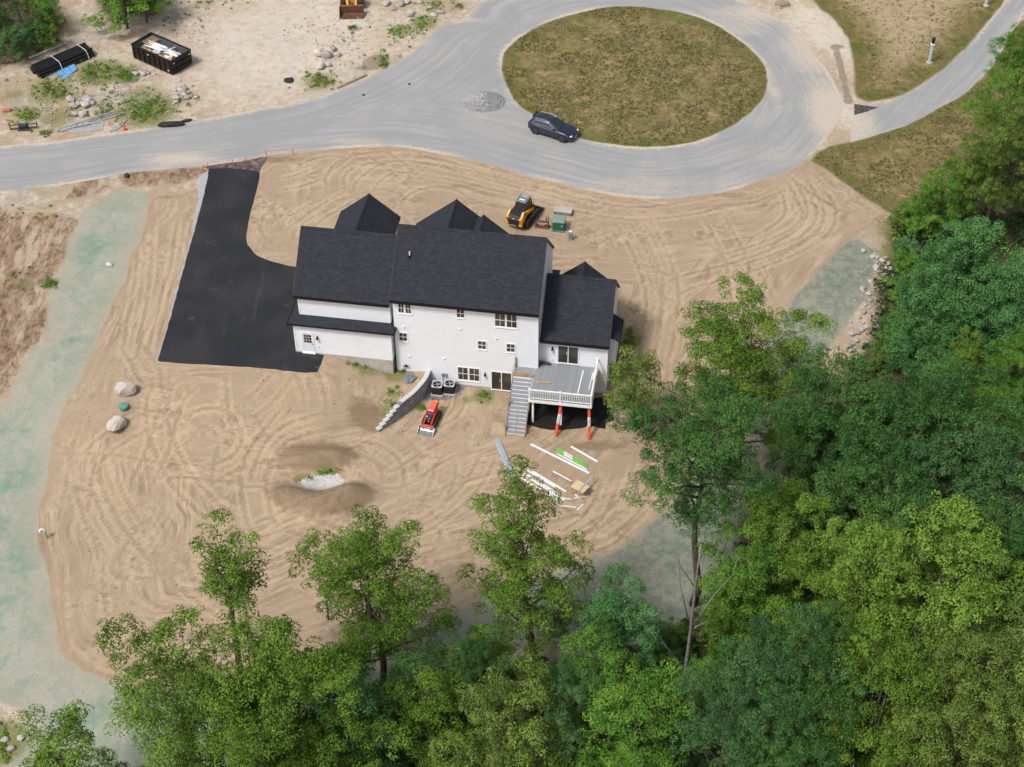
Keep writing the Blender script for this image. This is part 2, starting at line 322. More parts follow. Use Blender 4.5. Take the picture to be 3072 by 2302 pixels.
moist=np.clip(sum(bumpg(b,2.3,1.5,1.) for b in berm)+bumpg(G(1090,1240),1.6,1.4,1.)+bumpg(G(1130,1270),1.,.8,.8)+bumpg(G(800,480),5,.7,.8)+bumpg(G(1390,560),3,.5,.6)+bumpg(G(1860,1330),1.6,1.,.5)+bumpg(G(1760,1340),2,.7,.8)+bumpg(G(520,1390),1.2,1,.6)+bumpg(G(380,1225),2.,1.4,.5)+bumpg(G(360,1310),2.4,1.2,.5)+bumpg(G(390,1020),1.2,1.,.4)+bumpg(G(500,590),2,.5,.6),0,1)*(1-np.clip(1.6*pitm,0,1))
H=H-.07*sstep(.05,.4,d_pave)
puddle=np.clip(bumpg(G(2512,140),.9,.45,.9)+bumpg(G(2510,160),.45,1.0,.7)+bumpg(G(2520,190),.45,1.3,.8)+bumpg(G(2530,230),.45,1.5,.75)+bumpg(G(2540,280),.45,1.6,.8)+bumpg(G(2545,305),.7,.5,.6)+bumpg(G(1130,180),1.4,1.0,1.1,.5)+bumpg(G(1100,205),1.3,.4,1.),0,1)
bleach=np.clip(bumpg(G(900,60),10,7,1.)+bumpg(G(780,200),9,7,.9)+bumpg(G(2500,130),2.,6,1.,.5)+bumpg(G(2450,60),4,2.5,1.,-.6)+bumpg(G(2540,340),2,3,.9),0,1)
weed=np.zeros_like(xf)
for (px,py,r,a) in [(300,220,3.,1),(380,225,2.2,.9),(150,275,3.5,.8),(440,330,3.6,1),(320,320,4,.5),(420,290,3,.7),(560,300,2,.5),(960,245,2.2,.8),(1150,190,.9,1),(1200,95,1.6,.9),(1270,70,2,.8),(1300,20,3,.6),(1060,85,1,.7),(640,10,3,.5),(210,160,2,.6),(40,290,3,.6),(80,340,2,.8),(180,350,3,.7),(440,350,2,.9),(1380,20,1.5,.6),(80,850,1.6,.6),(150,850,1,.9),(110,620,3,.5),(10,2230,2,1.),(1450,1190,1.2,.9),(1190,1120,1.5,.9),(1100,1095,1.8,.8),(1180,1180,1.1,.7),(1165,1230,1.,.8),(1890,1020,2.,.7),(1860,1100,2,.8),(1400,1200,.8,.7),(1265,1225,.5,1.),(975,1420,1.3,.8),(900,1435,.8,.8),(1000,1418,.7,.8),(2700,760,3,.8),(2690,900,3,.8),(2700,690,3,.8)]:
    weed=np.maximum(weed,bumpg(G(px,py),r,r,a))
n=len(xf); nx=len(GX); idx=np.arange(n).reshape(len(GY),nx)
F=np.stack([idx[:-1,:-1],idx[:-1,1:],idx[1:,1:],idx[1:,:-1]],-1).reshape(-1,4)
def np_mesh(name,V,F):
    me=bpy.data.meshes.new(name); V=np.asarray(V,np.float32); F=np.asarray(F,np.int32); k=F.shape[1]
    me.vertices.add(len(V)); me.vertices.foreach_set('co',V.ravel()); me.loops.add(F.size); me.loops.foreach_set('vertex_index',F.ravel())
    me.polygons.add(len(F)); me.polygons.foreach_set('loop_start',np.arange(0,F.size,k,dtype=np.int32))
    me.update(calc_edges=True); return me
def colattr(me,name,a,b,c,d):
    at=me.attributes.new(name,'FLOAT_COLOR','POINT'); at.data.foreach_set('color',np.stack([a,b,c,d],-1).astype(np.float32).ravel())
def smooth(me): me.polygons.foreach_set('use_smooth',np.ones(len(me.polygons),bool))
gm=np_mesh('ground',np.stack([xf,yf,H],-1),F); smooth(gm)
colattr(gm,'sa',d_yard,d_hyd,d_lawn,d_red); colattr(gm,'sb',d_for,trk,moist,puddle); colattr(gm,'sc',bleach,weed,pitm,d_grey)
# ---- ground material
t=NT('ground_soil',.95,.15); P=t.pos(); A=t.sep(t.attr('sa')); Ar=t.attr('sa','Alpha'); B=t.sep(t.attr('sb')); Bp=t.attr('sb','Alpha'); Cc=t.sep(t.attr('sc')); Cg=t.attr('sc','Alpha')
n1=t.noise(P,.35,5); n2=t.noise(P,1.6,6,.65); n3=t.noise(P,6,5,.65); n4=t.noise(P,22,4,.7); ed=t.ma('ADD',t.ma('MULTIPLY',t.ma('SUBTRACT',n2,.5),1.3),t.ma('MULTIPLY',t.ma('SUBTRACT',n3,.5),.6))
def edge(d,wd=.12,k=1.): return t.rng(t.ma('ADD',d,t.ma('MULTIPLY',ed,k)),-wd,wd)
# bare pale sand with pebbles
sand=t.mix(t.rng(n2,.35,.68),(.38,.30,.215),(.53,.455,.365)); sand=t.mix(t.ma('MULTIPLY',t.rng(n1,.42,.62),.65),sand,(.34,.245,.145))
sand=t.mix(t.ma('MULTIPLY',t.rng(t.noise(P,.5,6,.7),.5,.66),.7),sand,(.30,.285,.255)); sand=t.mix(t.ma('MULTIPLY',t.rng(t.noise(t.map(P,(1,2.5,1)),1.3,6,.75),.52,.68),.55),sand,(.255,.20,.135)); sand=t.mix(t.ma('MULTIPLY',Cc[0],t.rng(n2,.25,.6,.35,.9)),sand,(.55,.485,.40)); peb=t.vor(P,5.5); sand=t.mix(t.ma('MULTIPLY',t.rng(t.ma('SUBTRACT',peb,t.ma('MULTIPLY',t.rng(n2,.45,.7),.13)),.1,.04),.75),sand,(.62,.58,.52))
sand=t.mix(t.ma('MULTIPLY',t.rng(n4,.62,.75),.5),sand,(.2,.15,.1))
# reddish mulch and dead brush
red=t.mix(t.rng(t.noise(t.map(P,(1,.45,1)),2.4,6,.75),.35,.65),(.115,.062,.036),(.32,.225,.145)); red=t.mix(t.rng(t.noise(t.map(P,(1.2,.35,1)),.6,5,.7),.5,.62),red,t.mix(.75,red,(.46,.375,.275)))
col=t.mix(t.ma('MULTIPLY',edge(Ar,.35,1.6),t.rng(n2,.3,.55,.45,.95)),sand,red)
# graded loam, with wheel marks; sweeping drag marks come from stretched noise
pxy=t.xyz(P); wv=t.ma('MULTIPLY',t.noise(P,.12,2),7); flow=t.noise(t.comb(t.ma('ADD',t.ma('MULTIPLY',A[0],1.9),wv),t.ma('MULTIPLY',pxy[0],.16),t.ma('MULTIPLY',pxy[1],.16)),1.25,7,.68,0,.6); flow2=t.noise(P,1.1,7,.7,0,1.2); fl=t.mix(t.rng(t.noise(P,.2,3),.42,.6),flow,flow2)
loam=t.mix(t.rng(fl,.38,.62),(.282,.205,.134),(.455,.352,.248)); loam=t.mix(t.ma('MULTIPLY',t.rng(t.noise(P,.28,4),.4,.6),.75),loam,t.mix(n3,(.310,.228,.151),(.405,.312,.216))); loam=t.mix(t.ma('MULTIPLY',t.rng(n4,.5,.7),.45),loam,(.19,.125,.07))
tk=t.ma('MULTIPLY',B[1],t.rng(n3,.3,.65,.35,1)); loam=t.mix(t.ma('MULTIPLY',t.rng(tk,.08,.8),.38),loam,(.235,.155,.085)); loam=t.mix(t.ma('MULTIPLY',t.rng(t.ma('MULTIPLY',tk,-1),.04,.4),.5),loam,(.52,.395,.265))
loam=t.mix(t.ma('MULTIPLY',t.rng(t.ma('ADD',B[2],t.ma('MULTIPLY',ed,.8)),.3,.8),.6),loam,(.165,.108,.062))
yk=edge(A[0],.16,.45); col=t.mix(yk,col,loam); col=t.mix(edge(Cg,.12,.4),col,t.mix(t.rng(n4,.4,.6),(.24,.24,.245),(.50,.50,.50)))
# hydroseed mulch
hn=t.rng(t.noise(t.map(P,(1,.55,1)),.5,6,.68,0,.5),.42,.58); hy=t.mix(hn,(.37,.363,.298),(.27,.32,.238)); hy=t.mix(t.ma('MULTIPLY',t.rng(t.noise(P,.22,4),.5,.62),.9),hy,(.15,.27,.192)); hy=t.mix(t.ma('MULTIPLY',t.rng(n2,.46,.66),.7),hy,(.40,.345,.275)); hy=t.mix(t.ma('MULTIPLY',t.rng(t.noise(P,3.5,7,.8),.5,.64),.6),hy,(.185,.225,.175)); hy=t.mix(t.ma('MULTIPLY',t.rng(A[1],2.2,.2),.6),hy,(.385,.335,.265)); hy=t.mix(t.ma('MULTIPLY',t.rng(n4,.42,.66),.6),hy,(.20,.235,.19))
hx=t.xyz(P); hy=t.mix(t.ma('MULTIPLY',t.rng(hx[0],-10,10),.75),hy,t.mix(t.rng(t.noise(P,1.3,7,.75),.38,.62),(.115,.150,.115),(.255,.25,.195)))
col=t.mix(t.ma('MULTIPLY',edge(A[1],.25,.55),.97),col,hy)
# dry lawn
gl=t.mix(t.rng(n2,.34,.66),(.130,.108,.034),(.255,.198,.095)); gl=t.mix(t.ma('MULTIPLY',t.rng(t.noise(P,.3,6,.7),.5,.62),.85),gl,(.082,.088,.020)); gl=t.mix(t.ma('MULTIPLY',t.rng(n3,.45,.65),.6),gl,(.27,.215,.11)); gl=t.mix(t.ma('MULTIPLY',t.rng(n4,.45,.68),.55),gl,(.085,.075,.022)); gl=t.mix(t.ma('MULTIPLY',t.rng(t.noise(P,.8,4),.56,.7),.7),gl,(.30,.24,.135))
gl=t.mix(t.ma('MULTIPLY',t.rng(A[2],2.2,.6),.55),gl,(.105,.108,.026))
fieldk=t.ma('MULTIPLY',t.rng(hx[0],24,30),t.rng(hx[1],36,44)); gl=t.mix(t.ma('MULTIPLY',t.ma('MULTIPLY',fieldk,t.rng(A[2],1.5,5)),t.rng(n2,.3,.6,.5,1)),gl,(.37,.285,.175))
col=t.mix(edge(A[2],.22,.45),col,gl)
# weeds, forest floor, wet patches, pale sediment in the pit
wk=t.rng(t.ma('MULTIPLY',Cc[1],t.ma('ADD',.35,t.ma('MULTIPLY',n3,1.3))),.38,.72); col=t.mix(t.ma('MULTIPLY',wk,.8),col,t.mix(t.rng(n4,.4,.6),(.085,.115,.022),(.21,.21,.065)))
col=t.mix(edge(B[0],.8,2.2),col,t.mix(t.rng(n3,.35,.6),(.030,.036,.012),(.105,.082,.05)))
wet=t.rng(t.ma('ADD',Bp,t.ma('MULTIPLY',ed,.75)),.42,.58); col=t.mix(t.ma('MULTIPLY',wet,.8),col,(.235,.185,.13))
wp=t.rng(t.ma('ADD',Cc[2],t.ma('MULTIPLY',ed,.7)),.42,.58); col=t.mix(wp,col,t.mix(t.rng(n3,.3,.6),(.37,.35,.32),(.53,.52,.50)))
t.col(col); t.set(t.p.inputs['Roughness'],t.rng(wet,0,1,.95,.25)); t.bump(t.ma('ADD',t.ma('ADD',n3,t.ma('MULTIPLY',n4,.6)),t.ma('MULTIPLY',fl,.8)),.6,.07)
gm.materials.append(t.m); ground=link(bpy.data.objects.new('ground',gm)); tag(ground,'bare sandy building plot of graded brown soil with wheel tracks and grass','ground',kind='structure')
# ---- paved sheets draped on the land
def drape(name,outer,holes,step,dz,material,attrs=None,skirt=.12):
    pts=[];  bl=[]
    for lp in [outer]+holes:
        s=len(pts); pts+=lp; bl.append(list(range(s,len(pts))))
    ed=[(l[i],l[(i+1)%len(l)]) for l in bl for i in range(len(l))]
    xs=[p[0] for p in outer]; ys=[p[1] for p in outer]
    gx,gy=np.meshgrid(np.arange(min(xs),max(xs),step),np.arange(min(ys),max(ys),step)); gx=gx.ravel()+RNG.uniform(-.1,.1,gx.size)*step; gy=gy.ravel()
    s=sdf(gx,gy,outer)
    for h_ in holes: s=np.minimum(s,-sdf(gx,gy,h_))
    k=s>step*.5; pts=pts+list(zip(gx[k],gy[k]))
    r=geometry.delaunay_2d_cdt([Vector((float(a),float(b))) for a,b in pts],ed,[],0,1e-5)
    V=np.array([(v.x,v.y) for v in r[0]]); T=np.array([f for f in r[2]]); c=V[T].mean(1); ok=inside(c[:,0],c[:,1],outer)
    for h_ in holes: ok&=~inside(c[:,0],c[:,1],h_)
    T=T[ok]; a=V[T[:,1]]-V[T[:,0]]; b=V[T[:,2]]-V[T[:,0]]; fl=(a[:,0]*b[:,1]-a[:,1]*b[:,0])<0; T[fl]=T[fl][:,::-1]
    z=hbase(V[:,0],V[:,1])+dz
    ec={}
    for tr in T:
        for i in range(3): e=(tr[i],tr[(i+1)%3]); ec[e]=1
    bd=[e for e in ec if (e[1],e[0]) not in ec]; n0=len(V); rem={}
    VV=[(V[i,0],V[i,1],z[i]) for i in range(n0)]
    FF=[tuple(int(i) for i in q) for q in T]
    for i,j in bd:
        for q in (i,j):
            if q not in rem: rem[q]=len(VV); VV.append((V[q,0],V[q,1],z[q]-skirt))
        FF.append((int(j),int(i),rem[i],rem[j]))
    me=bpy.data.meshes.new(name); me.from_pydata(VV,[],FF); me.materials.append(material)
    VV=np.array(VV)
    if attrs: attrs(me,VV)
    return tag(link(bpy.data.objects.new(name,me)),kind='structure')
def road_attr(me,V):
    x,y=V[:,0],V[:,1]; best=np.full(len(x),1e9); ss=np.zeros(len(x)); L=0
    ro=road_out
    for i in range(len(ro)):
        ax,ay=ro[i]; bx,by=ro[(i+1)%len(ro)]; ex,ey=bx-ax,by-ay; l=math.hypot(ex,ey)+1e-9; tt=np.clip(((x-ax)*ex+(y-ay)*ey)/l/l,0,1); d=np.hypot(x-ax-tt*ex,y-ay-tt*ey)
        k=d<best; best[k]=d[k]; ss[k]=L+tt[k]*l; L+=l
    di=pdist(x,y,isl_w)
    dust=np.zeros_like(x)
    for (px,py,rx,ry,a) in [(2500,340,3,7,1.),(2440,130,3.5,8,.9),(2300,40,8,2.5,.8),(1900,560,8,2.2,.6),(1500,360,9,3.,.35),(1430,340,3,1.6,.5),(540,480,4,1.4,.9),(1060,425,4,1.3,.6),(1390,62,3,1,.8),(2150,560,6,2,.5),(2330,470,5,3,.5),(2320,250,1.2,6,.7),(2220,90,6,1.4,.6),(350,540,4,.8,.5),(1000,290,5,1,.4)]:
        g=G(px,py); dust=np.maximum(dust,a*np.exp(-((x-g[0])/rx)**2-((y-g[1])/ry)**2))
    colattr(me,'rd',ss,best,di,dust)
t=NT('road_asphalt',.9,.2); P=t.pos(); R=t.sep(t.attr('rd')); Ra=t.attr('rd','Alpha'); n1=t.noise(P,.25,4); n3=t.noise(P,3,6,.7); n5=t.noise(P,45,3,.7)
st=t.comb(t.ma('MULTIPLY',R[0],.10),t.ma('MULTIPLY',R[1],1.9),0.); s1=t.noise(st,1.,5,.65,0,.4); st2=t.comb(t.ma('MULTIPLY',R[0],.5),t.ma('MULTIPLY',R[1],3.),0.); s2=t.noise(st2,1.3,5,.7,0,.8)
c=t.mix(t.rng(s1,.35,.65),(.292,.292,.286),(.362,.360,.350)); c=t.mix(t.ma('MULTIPLY',t.rng(n1,.4,.62),.5),c,(.275,.278,.28)); c=t.mix(t.ma('MULTIPLY',t.rng(s2,.62,.74),.45),c,(.42,.40,.365)); c=t.mix(t.ma('MULTIPLY',t.rng(n5,.4,.7),.3),c,(.12,.12,.125))
ek=t.ma('MAXIMUM',t.rng(t.ma('ADD',R[1],t.ma('MULTIPLY',n3,-1.2)),.0,-.5),t.rng(t.ma('ADD',R[2],t.ma('MULTIPLY',n3,-1.4)),-.1,-.6))
ek=t.ma('MULTIPLY',ek,t.rng(t.noise(P,.11,4,.6),.42,.6,.05,1)); dk=t.ma('MULTIPLY',t.rng(t.ma('ADD',Ra,t.ma('MULTIPLY',t.ma('SUBTRACT',t.mix(.5,s2,n3),.5),1.0)),.25,.85),.85)
c=t.mix(t.ma('MULTIPLY',t.ma('MAXIMUM',ek,dk),.9),c,t.mix(n3,(.46,.37,.28),(.56,.50,.42))); t.col(c); t.bump(n5,.25,.01)
road_m=t.m
drape('road',road_out,[isl_w],1.3,.012,road_m,road_attr)
def side_attr(me,V):
    x,y=V[:,0],V[:,1]; d=pdist(x,y,side_w); g=G(2570,370); dust=.85*np.exp(-((x-g[0])/2.5)**2-((y-g[1])/4)**2); colattr(me,'rd',(x*.55+y*.83),(x*.83-y*.55),d+.2,dust)
drape('side_road',side_w,[],1.2,.012,road_m,side_attr)
t=NT('fresh_blacktop',.75,.3); P=t.pos(); n1=t.noise(P,.3,5); n5=t.noise(P,40,4,.7)
hx=t.xyz(P); c=t.mix(t.rng(n1,.35,.65),(.0155,.0165,.0205),(.027,.0265,.028)); c=t.mix(t.ma('MULTIPLY',t.rng(t.noise(t.map(P,(1.2,.1,1),(0,0,-.12)),1.,5,.7),.55,.75),.35),c,(.06,.062,.07)); c=t.mix(t.ma('MULTIPLY',t.rng(n5,.55,.75),.5),c,(.055,.055,.06)); c=t.mix(t.ma('MULTIPLY',t.rng(t.noise(P,.5,6,.7),.62,.72),.35),c,(.11,.095,.08)); t.col(c); t.bump(n5,.4,.012); black_m=t.m
drape('driveway',drive_w,[],1.0,.03,black_m)
apm=mat('stained_blacktop',(.075,.058,.055),.9,0,.4,1.5,.3,dirt=(.38,.31,.25,.7)); drape('driveway_apron',apron_w,[],.8,.022,apm)
wedge=GL([(2563,313),(2634,323),(2600,336),(2563,346)]); drape('asphalt_wedge',smooth_poly(wedge,2.,True),[],.8,.03,mat('old_blacktop',(.05,.05,.052),.9,0,.3,2.,.3,dirt=(.3,.26,.22,.5)))
# ================================================================ HOUSE
t=NT('white_siding',.55,.35); o=t.obj(); z=t.xyz(o)[2]; fr=t.ma('FRACT',t.ma('DIVIDE',z,.16)); nz=t.noise(o,1.3,4)
c=t.mix(t.rng(nz,.3,.7),(.78,.81,.85),(.82,.845,.875)); c=t.mix(t.ma('MULTIPLY',t.rng(fr,.80,.95),.5),c,(.40,.43,.48)); t.col(c); t.bump(t.ma('SUBTRACT',1,fr),.5,.012); siding=t.m
white=mat('white_trim',(.80,.81,.82),.5,0,.04,2.)
def shingle(name,swap):
    t=NT(name,.92,.15); o=t.xyz(t.obj()); v=t.comb(o[1] if swap else o[0],t.ma('MULTIPLY',o[0] if swap else o[1],1.39),0.)
    nd=t.t.nodes.new('ShaderNodeTexBrick'); t.set(nd.inputs['Vector'],v); nd.offset=.37; nd.squash=1; nd.inputs['Scale'].default_value=1; nd.inputs['Brick Width'].default_value=.33; nd.inputs['Row Height'].default_value=.142; nd.inputs['Mortar Size'].default_value=.012; nd.inputs['Bias'].default_value=-.1
    nd.inputs['Color1'].default_value=(.022,.024,.030,1); nd.inputs['Color2'].default_value=(.041,.044,.053,1); nd.inputs['Mortar'].default_value=(.008,.009,.012,1)
    g=t.noise(v,60,3,.7); c=t.mix(t.ma('MULTIPLY',t.rng(g,.4,.7),.5),nd.outputs[0],(.06,.066,.08)); c=t.mix(t.ma('MULTIPLY',t.rng(t.noise(v,.9,4),.4,.65),.35),c,(.026,.029,.038)); t.col(c)
    t.bump(t.ma('ADD',nd.outputs[1],t.ma('MULTIPLY',g,.3)),-.5,.02); return t.m
shA=shingle('charcoal_shingle',False); shB=shingle('charcoal_shingle_cross',True)
blackm=mat('black_gutter',(.008,.008,.009),.45,0,.2,5)
bronze=mat('brown_soffit',(.055,.04,.033),.6,0,.2,4)
conc=mat('poured_concrete',(.42,.40,.36),.9,0,.12,1.2,.3,dirt=(.32,.25,.17,.5))
t=NT('window_glass',.06,.5); o=t.obj(); t.col(t.mix(t.rng(t.noise(o,.7,3),.35,.65),(.028,.026,.02),(.075,.066,.05))); t.p.inputs['Specular IOR Level'].default_value=.6; glass=t.m
house=empty('house',hw(0,0,0),-AL,'large white sided house with charcoal shingle roofs and walk out lower level','house')
def part(mb,name,m,parent=None,smooth=False): return mb.build(name,m,parent or house,smooth)
PI_T=.964
def gable_roof(name,u0,u1,ve,ze,run,th=.16,back=None):      # eave line at v=ve (towards the camera), ridge at ve+run, far eave mirrored
    zr=ze+PI_T*run; vb=ve+2*run if back is None else back; nrm=math.hypot(1,PI_T); k=th*nrm
    r=MB(); r.xprism([(ve,ze),(ve+run,zr),(vb,zr-PI_T*(vb-ve-run)),(vb,zr-PI_T*(vb-ve-run)-k),(ve+run,zr-k),(ve,ze-k)],u0,u1); ro=part(r,name,shA)
    g=MB(); g.b2((u0+.02,ve-.11,ze-.22),(u1-.02,ve-.003,ze-.015)); part(g,'gutter',blackm,ro)
    c=MB(); d=.14
    c.xprism([(ve+run-d,zr-PI_T*d+.035),(ve+run,zr+.045),(ve+run+d,zr-PI_T*d+.035),(ve+run+d,zr-PI_T*d+.003),(ve+run,zr+.004),(ve+run-d,zr-PI_T*d+.003)],u0,u1); part(c,'ridge_cap',shA,ro)
    for uu,s in ((u0,-1),(u1,1)):
        e=MB(); a,b=(uu-.03,uu-.003) if s<0 else (uu+.003,uu+.03)
        e.xprism([(ve,ze-.01),(ve+run,zr-.01),(vb,zr-PI_T*(vb-ve-run)-.01),(vb,zr-PI_T*(vb-ve-run)-.26),(ve+run,zr-.26),(ve,ze-.26)],a,b); part(e,'rake_board',bronze,ro)
    return ro
def gwall(name,u0,u1,v0,v1,z0,ve,ze,run,drop=.16):   # block whose gable ends follow the roof's underside
    k=drop*math.hypot(1,PI_T)+.01; zu=lambda v: ze+PI_T*(run-abs(v-ve-run))-k
    m=MB(); m.xprism([(v0,z0),(v0,zu(v0)),(ve+run,zu(ve+run)),(v1,zu(v1)),(v1,z0)],u0,u1); return part(m,name,siding)
# main block
MW=gwall('wall',.15,11.19,0,7.67,.28,-.3,8.388,4.135); gable_roof('roof',0,11.25,-.3,8.388,4.135)
m=MB(); m.b2((2.6,.03,-.3),(11.05,7.6,.279)); m.b2((.2,.03,-.3),(2.6,7.6,1.43)); part(m,'foundation',conc)
# the siding stops higher where the bank is
# great room
gwall('wall',11.192,16.40,.77,7.48,.22,.469,5.258,3.657); gable_roof('roof',11.285,16.50,.469,5.258,3.657)
m=MB(); m.b2((11.1,.8,-.3),(16.27,7.4,.219)); part(m,'foundation',conc)
# garage, lower and upper storeys
m=MB(); m.b2((-7.66,-.517,2.5),(.0,8.2,5.44)); part(m,'wall',siding)
m=MB(); m.b2((-7.63,-.49,.4),(-.03,8.1,2.499)); part(m,'foundation',conc)
gwall('wall',-7.25,-.12,.12,7.2,5.6,-.17,7.80,3.813); gable_roof('roof',-7.49,-.1,-.17,7.80,3.813)
# skirt roof round the garage
r=MB(); A_=[(-7.95,-.78),(.28,-.78),(.28,8.5),(-7.95,8.5)]; B_=[(-7.26,.11),(-.11,.11),(-.11,7.25),(-7.26,7.25)]
r.loft([[(x,y,5.42) for x,y in A_],[(x,y,5.50) for x,y in A_],[(x,y,5.74) for x,y in B_]]); sk=part(r,'skirt_roof',shA)
g=MB(); g.b2((-7.97,-.87,5.36),(.30,-.785,5.49)); g.b2((-8.04,-.87,5.362),(-7.955,8.5,5.488)); g.b2((.285,-.78,5.36),(.36,.0,5.49)); part(g,'gutter',blackm,sk)
# cross gables to the front (only their backs show above the ridge)
def cross_gable(uc,half,vend,zr,v0=3.,pitch=.9):
    r=MB(); k=.2; ze=zr-pitch*half
    r.yprism([(uc-half,ze),(uc,zr),(uc+half,ze),(uc+half,ze-k),(uc,zr-k),(uc-half,ze-k)],v0,vend); ro=part(r,'front_gable_roof',shB)
    c=MB(); c.yprism([(uc-.14,zr-pitch*.14+.035),(uc,zr+.045),(uc+.14,zr-pitch*.14+.035),(uc+.14,zr-pitch*.14+.003),(uc,zr+.004),(uc-.14,zr-pitch*.14+.003)],v0,vend); part(c,'ridge_cap',shB,ro)
    w_=MB(); hw_=half-.3; w_.yprism([(uc-hw_,2.6),(uc-hw_,zr-pitch*hw_-.22),(uc,zr-.22),(uc+hw_,zr-pitch*hw_-.22),(uc+hw_,2.6)],v0+1,vend-.35); part(w_,'wall',siding)
def ridge_from(px,py,zr):
    p=at_z(px,py,zr); return uv_of(p[0],p[1])
for (px,py,zr,half,v0) in [(1107,581,11.0,2.4,4.),(1370,598,11.3,3.3,4.2),(1452,645,10.4,2.6,4.4),(1755,785,7.9,2.6,4.4)]:
    u_c,v_c=ridge_from(px,py,zr); cross_gable(u_c,half,v_c,zr,v0,.82)
# porch roof seen past the main gable end
m=MB(); m.xprism([(7.2,5.6),(9.9,4.55),(9.9,4.38),(7.2,5.43)],8.5,11.55); pr=part(m,'porch_roof',shA)
m=MB(); m.b2((11.3,9.55,2.7),(11.44,9.7,4.4)); part(m,'porch_post',white); m=MB(); m.b2((8.6,7.7,2.5),(11.4,9.9,2.82)); part(m,'porch_floor',conc)
# fireplace bump-out on the right gable wall
m=MB(); m.b2((16.403,1.6,2.6),(16.95,3.7,5.05)); part(m,'bump_out',siding)
m=MB(); m.yprism([(16.25,5.75),(17.2,5.12),(17.2,4.98),(16.25,5.58)],1.35,3.95); br=part(m,'bump_out_roof',shB); m=MB(); m.b2((17.205,1.36,4.93),(17.28,3.94,5.1)); part(m,'gutter',blackm,br)
# corner boards
m=MB()
for (u,v,z0,z1) in [(11.14,-.012,.3,8.2),(16.35,.758,.25,5.2),(-7.6,-.529,2.52,5.34),(-.06,-.529,2.52,5.34),(-7.2,.108,5.95,7.5),(-.17,.108,5.95,7.5)]:
    b=MB(); b.b2((u-.06,v-.012,z0),(u+.06,v+.05,z1)); part(b,'corner_board',white)
# eave soffit boxes
for (u0,u1,v0,v1,zz) in [(.02,11.3,-.29,-.002,8.13),(11.08,16.5,.48,.767,5.0),(-7.45,-.12,-.16,.117,7.55)]:
    b=MB(); b.b2((u0,v0,zz),(u1,v1,zz+.05)); part(b,'soffit',white)
def window(u0,u1,z0,z1,v,units=1,rows=2,cols=2):
    """double hung window: frame proud of the siding, glass recessed, muntins between"""
    f=MB(); fw=.075; vo=v-.035
    f.b2((u0-fw,vo,z0-fw),(u1+fw,v-.003,z0)); f.b2((u0-fw,vo,z1),(u1+fw,v-.003,z1+fw)); f.b2((u0-fw,vo,z0),(u0,v-.003,z1)); f.b2((u1,vo,z0),(u1+fw,v-.003,z1))
    wd=(u1-u0-(units-1)*.13)/units
    for k in range(1,units): a=u0+k*wd+(k-1)*.13; f.b2((a,vo,z0),(a+.13,v-.003,z1))
    wo=part(f,'window',white); s=MB(); s.b2((u0-fw-.02,v-.075,z0-fw-.04),(u1+fw+.02,v-.004,z0-fw-.002)); part(s,'sill',white,wo)
    for k in range(units):
        a=u0+k*(wd+.13); ch=wd/cols; rh=(z1-z0)/rows
        for i in range(cols):
            for j in range(rows):
                g=MB(); g.b2((a+i*ch+.016,v-.014,z0+j*rh+.018),(a+(i+1)*ch-.016,v-.003,z0+(j+1)*rh-.018)); part(g,'pane',glass,wo)
        mm=MB()
        for i in range(1,cols): mm.b2((a+i*ch-.015,v-.024,z0+.001),(a+i*ch+.015,v-.0045,z1-.001))
        for j in range(1,rows): mm.b2((a+.001,v-.028,z0+j*rh-.022),(a+wd-.001,v-.005,z0+j*rh+.022))
        part(mm,'muntin',white,wo)
    return wo
for a in [(.58,1.52,7.02,7.94,0,2,2,2),(5.03,5.59,7.13,7.91,0),(.51,1.09,4.22,5.0,0),(7.93,9.56,6.64,7.87,0,2,2,2),(6.6,7.19,4.2,4.96,0),(8.8,9.4,4.2,4.97,0),(4.98,6.62,.83,2.09,0,2,2,2)]: window(*a)
def slider(u0,u1,z0,z1,v):
    f=MB(); fw=.07
    f.b2((u0-fw,v-.04,z1),(u1+fw,v-.003,z1+fw)); f.b2((u0-fw,v-.04,z0),(u0,v-.003,z1)); f.b2((u1,v-.04,z0),(u1+fw,v-.003,z1)); f.b2((u0-fw,v-.09,z0-.05),(u1+fw,v-.003,z0))
    mid=(u0+u1)/2; f.b2((mid-.035,v-.035,z0+.001),(mid+.035,v-.004,z1-.001)); d=part(f,'sliding_door',white)
    for a,b in ((u0+.02,mid-.036),(mid+.036,u1-.02)):
        g=MB(); g.b2((a,v-.016,z0+.02),(b,v-.003,z1-.02)); part(g,'pane',glass,d)
    h=MB(); h.b2((mid-.12,v-.05,z0+.85),(mid-.09,v-.017,z0+1.1)); part(h,'handle',white,d)
slider(7.6,9.13,.17,1.98,0); slider(12.63,14.15,2.95,4.62,.77)
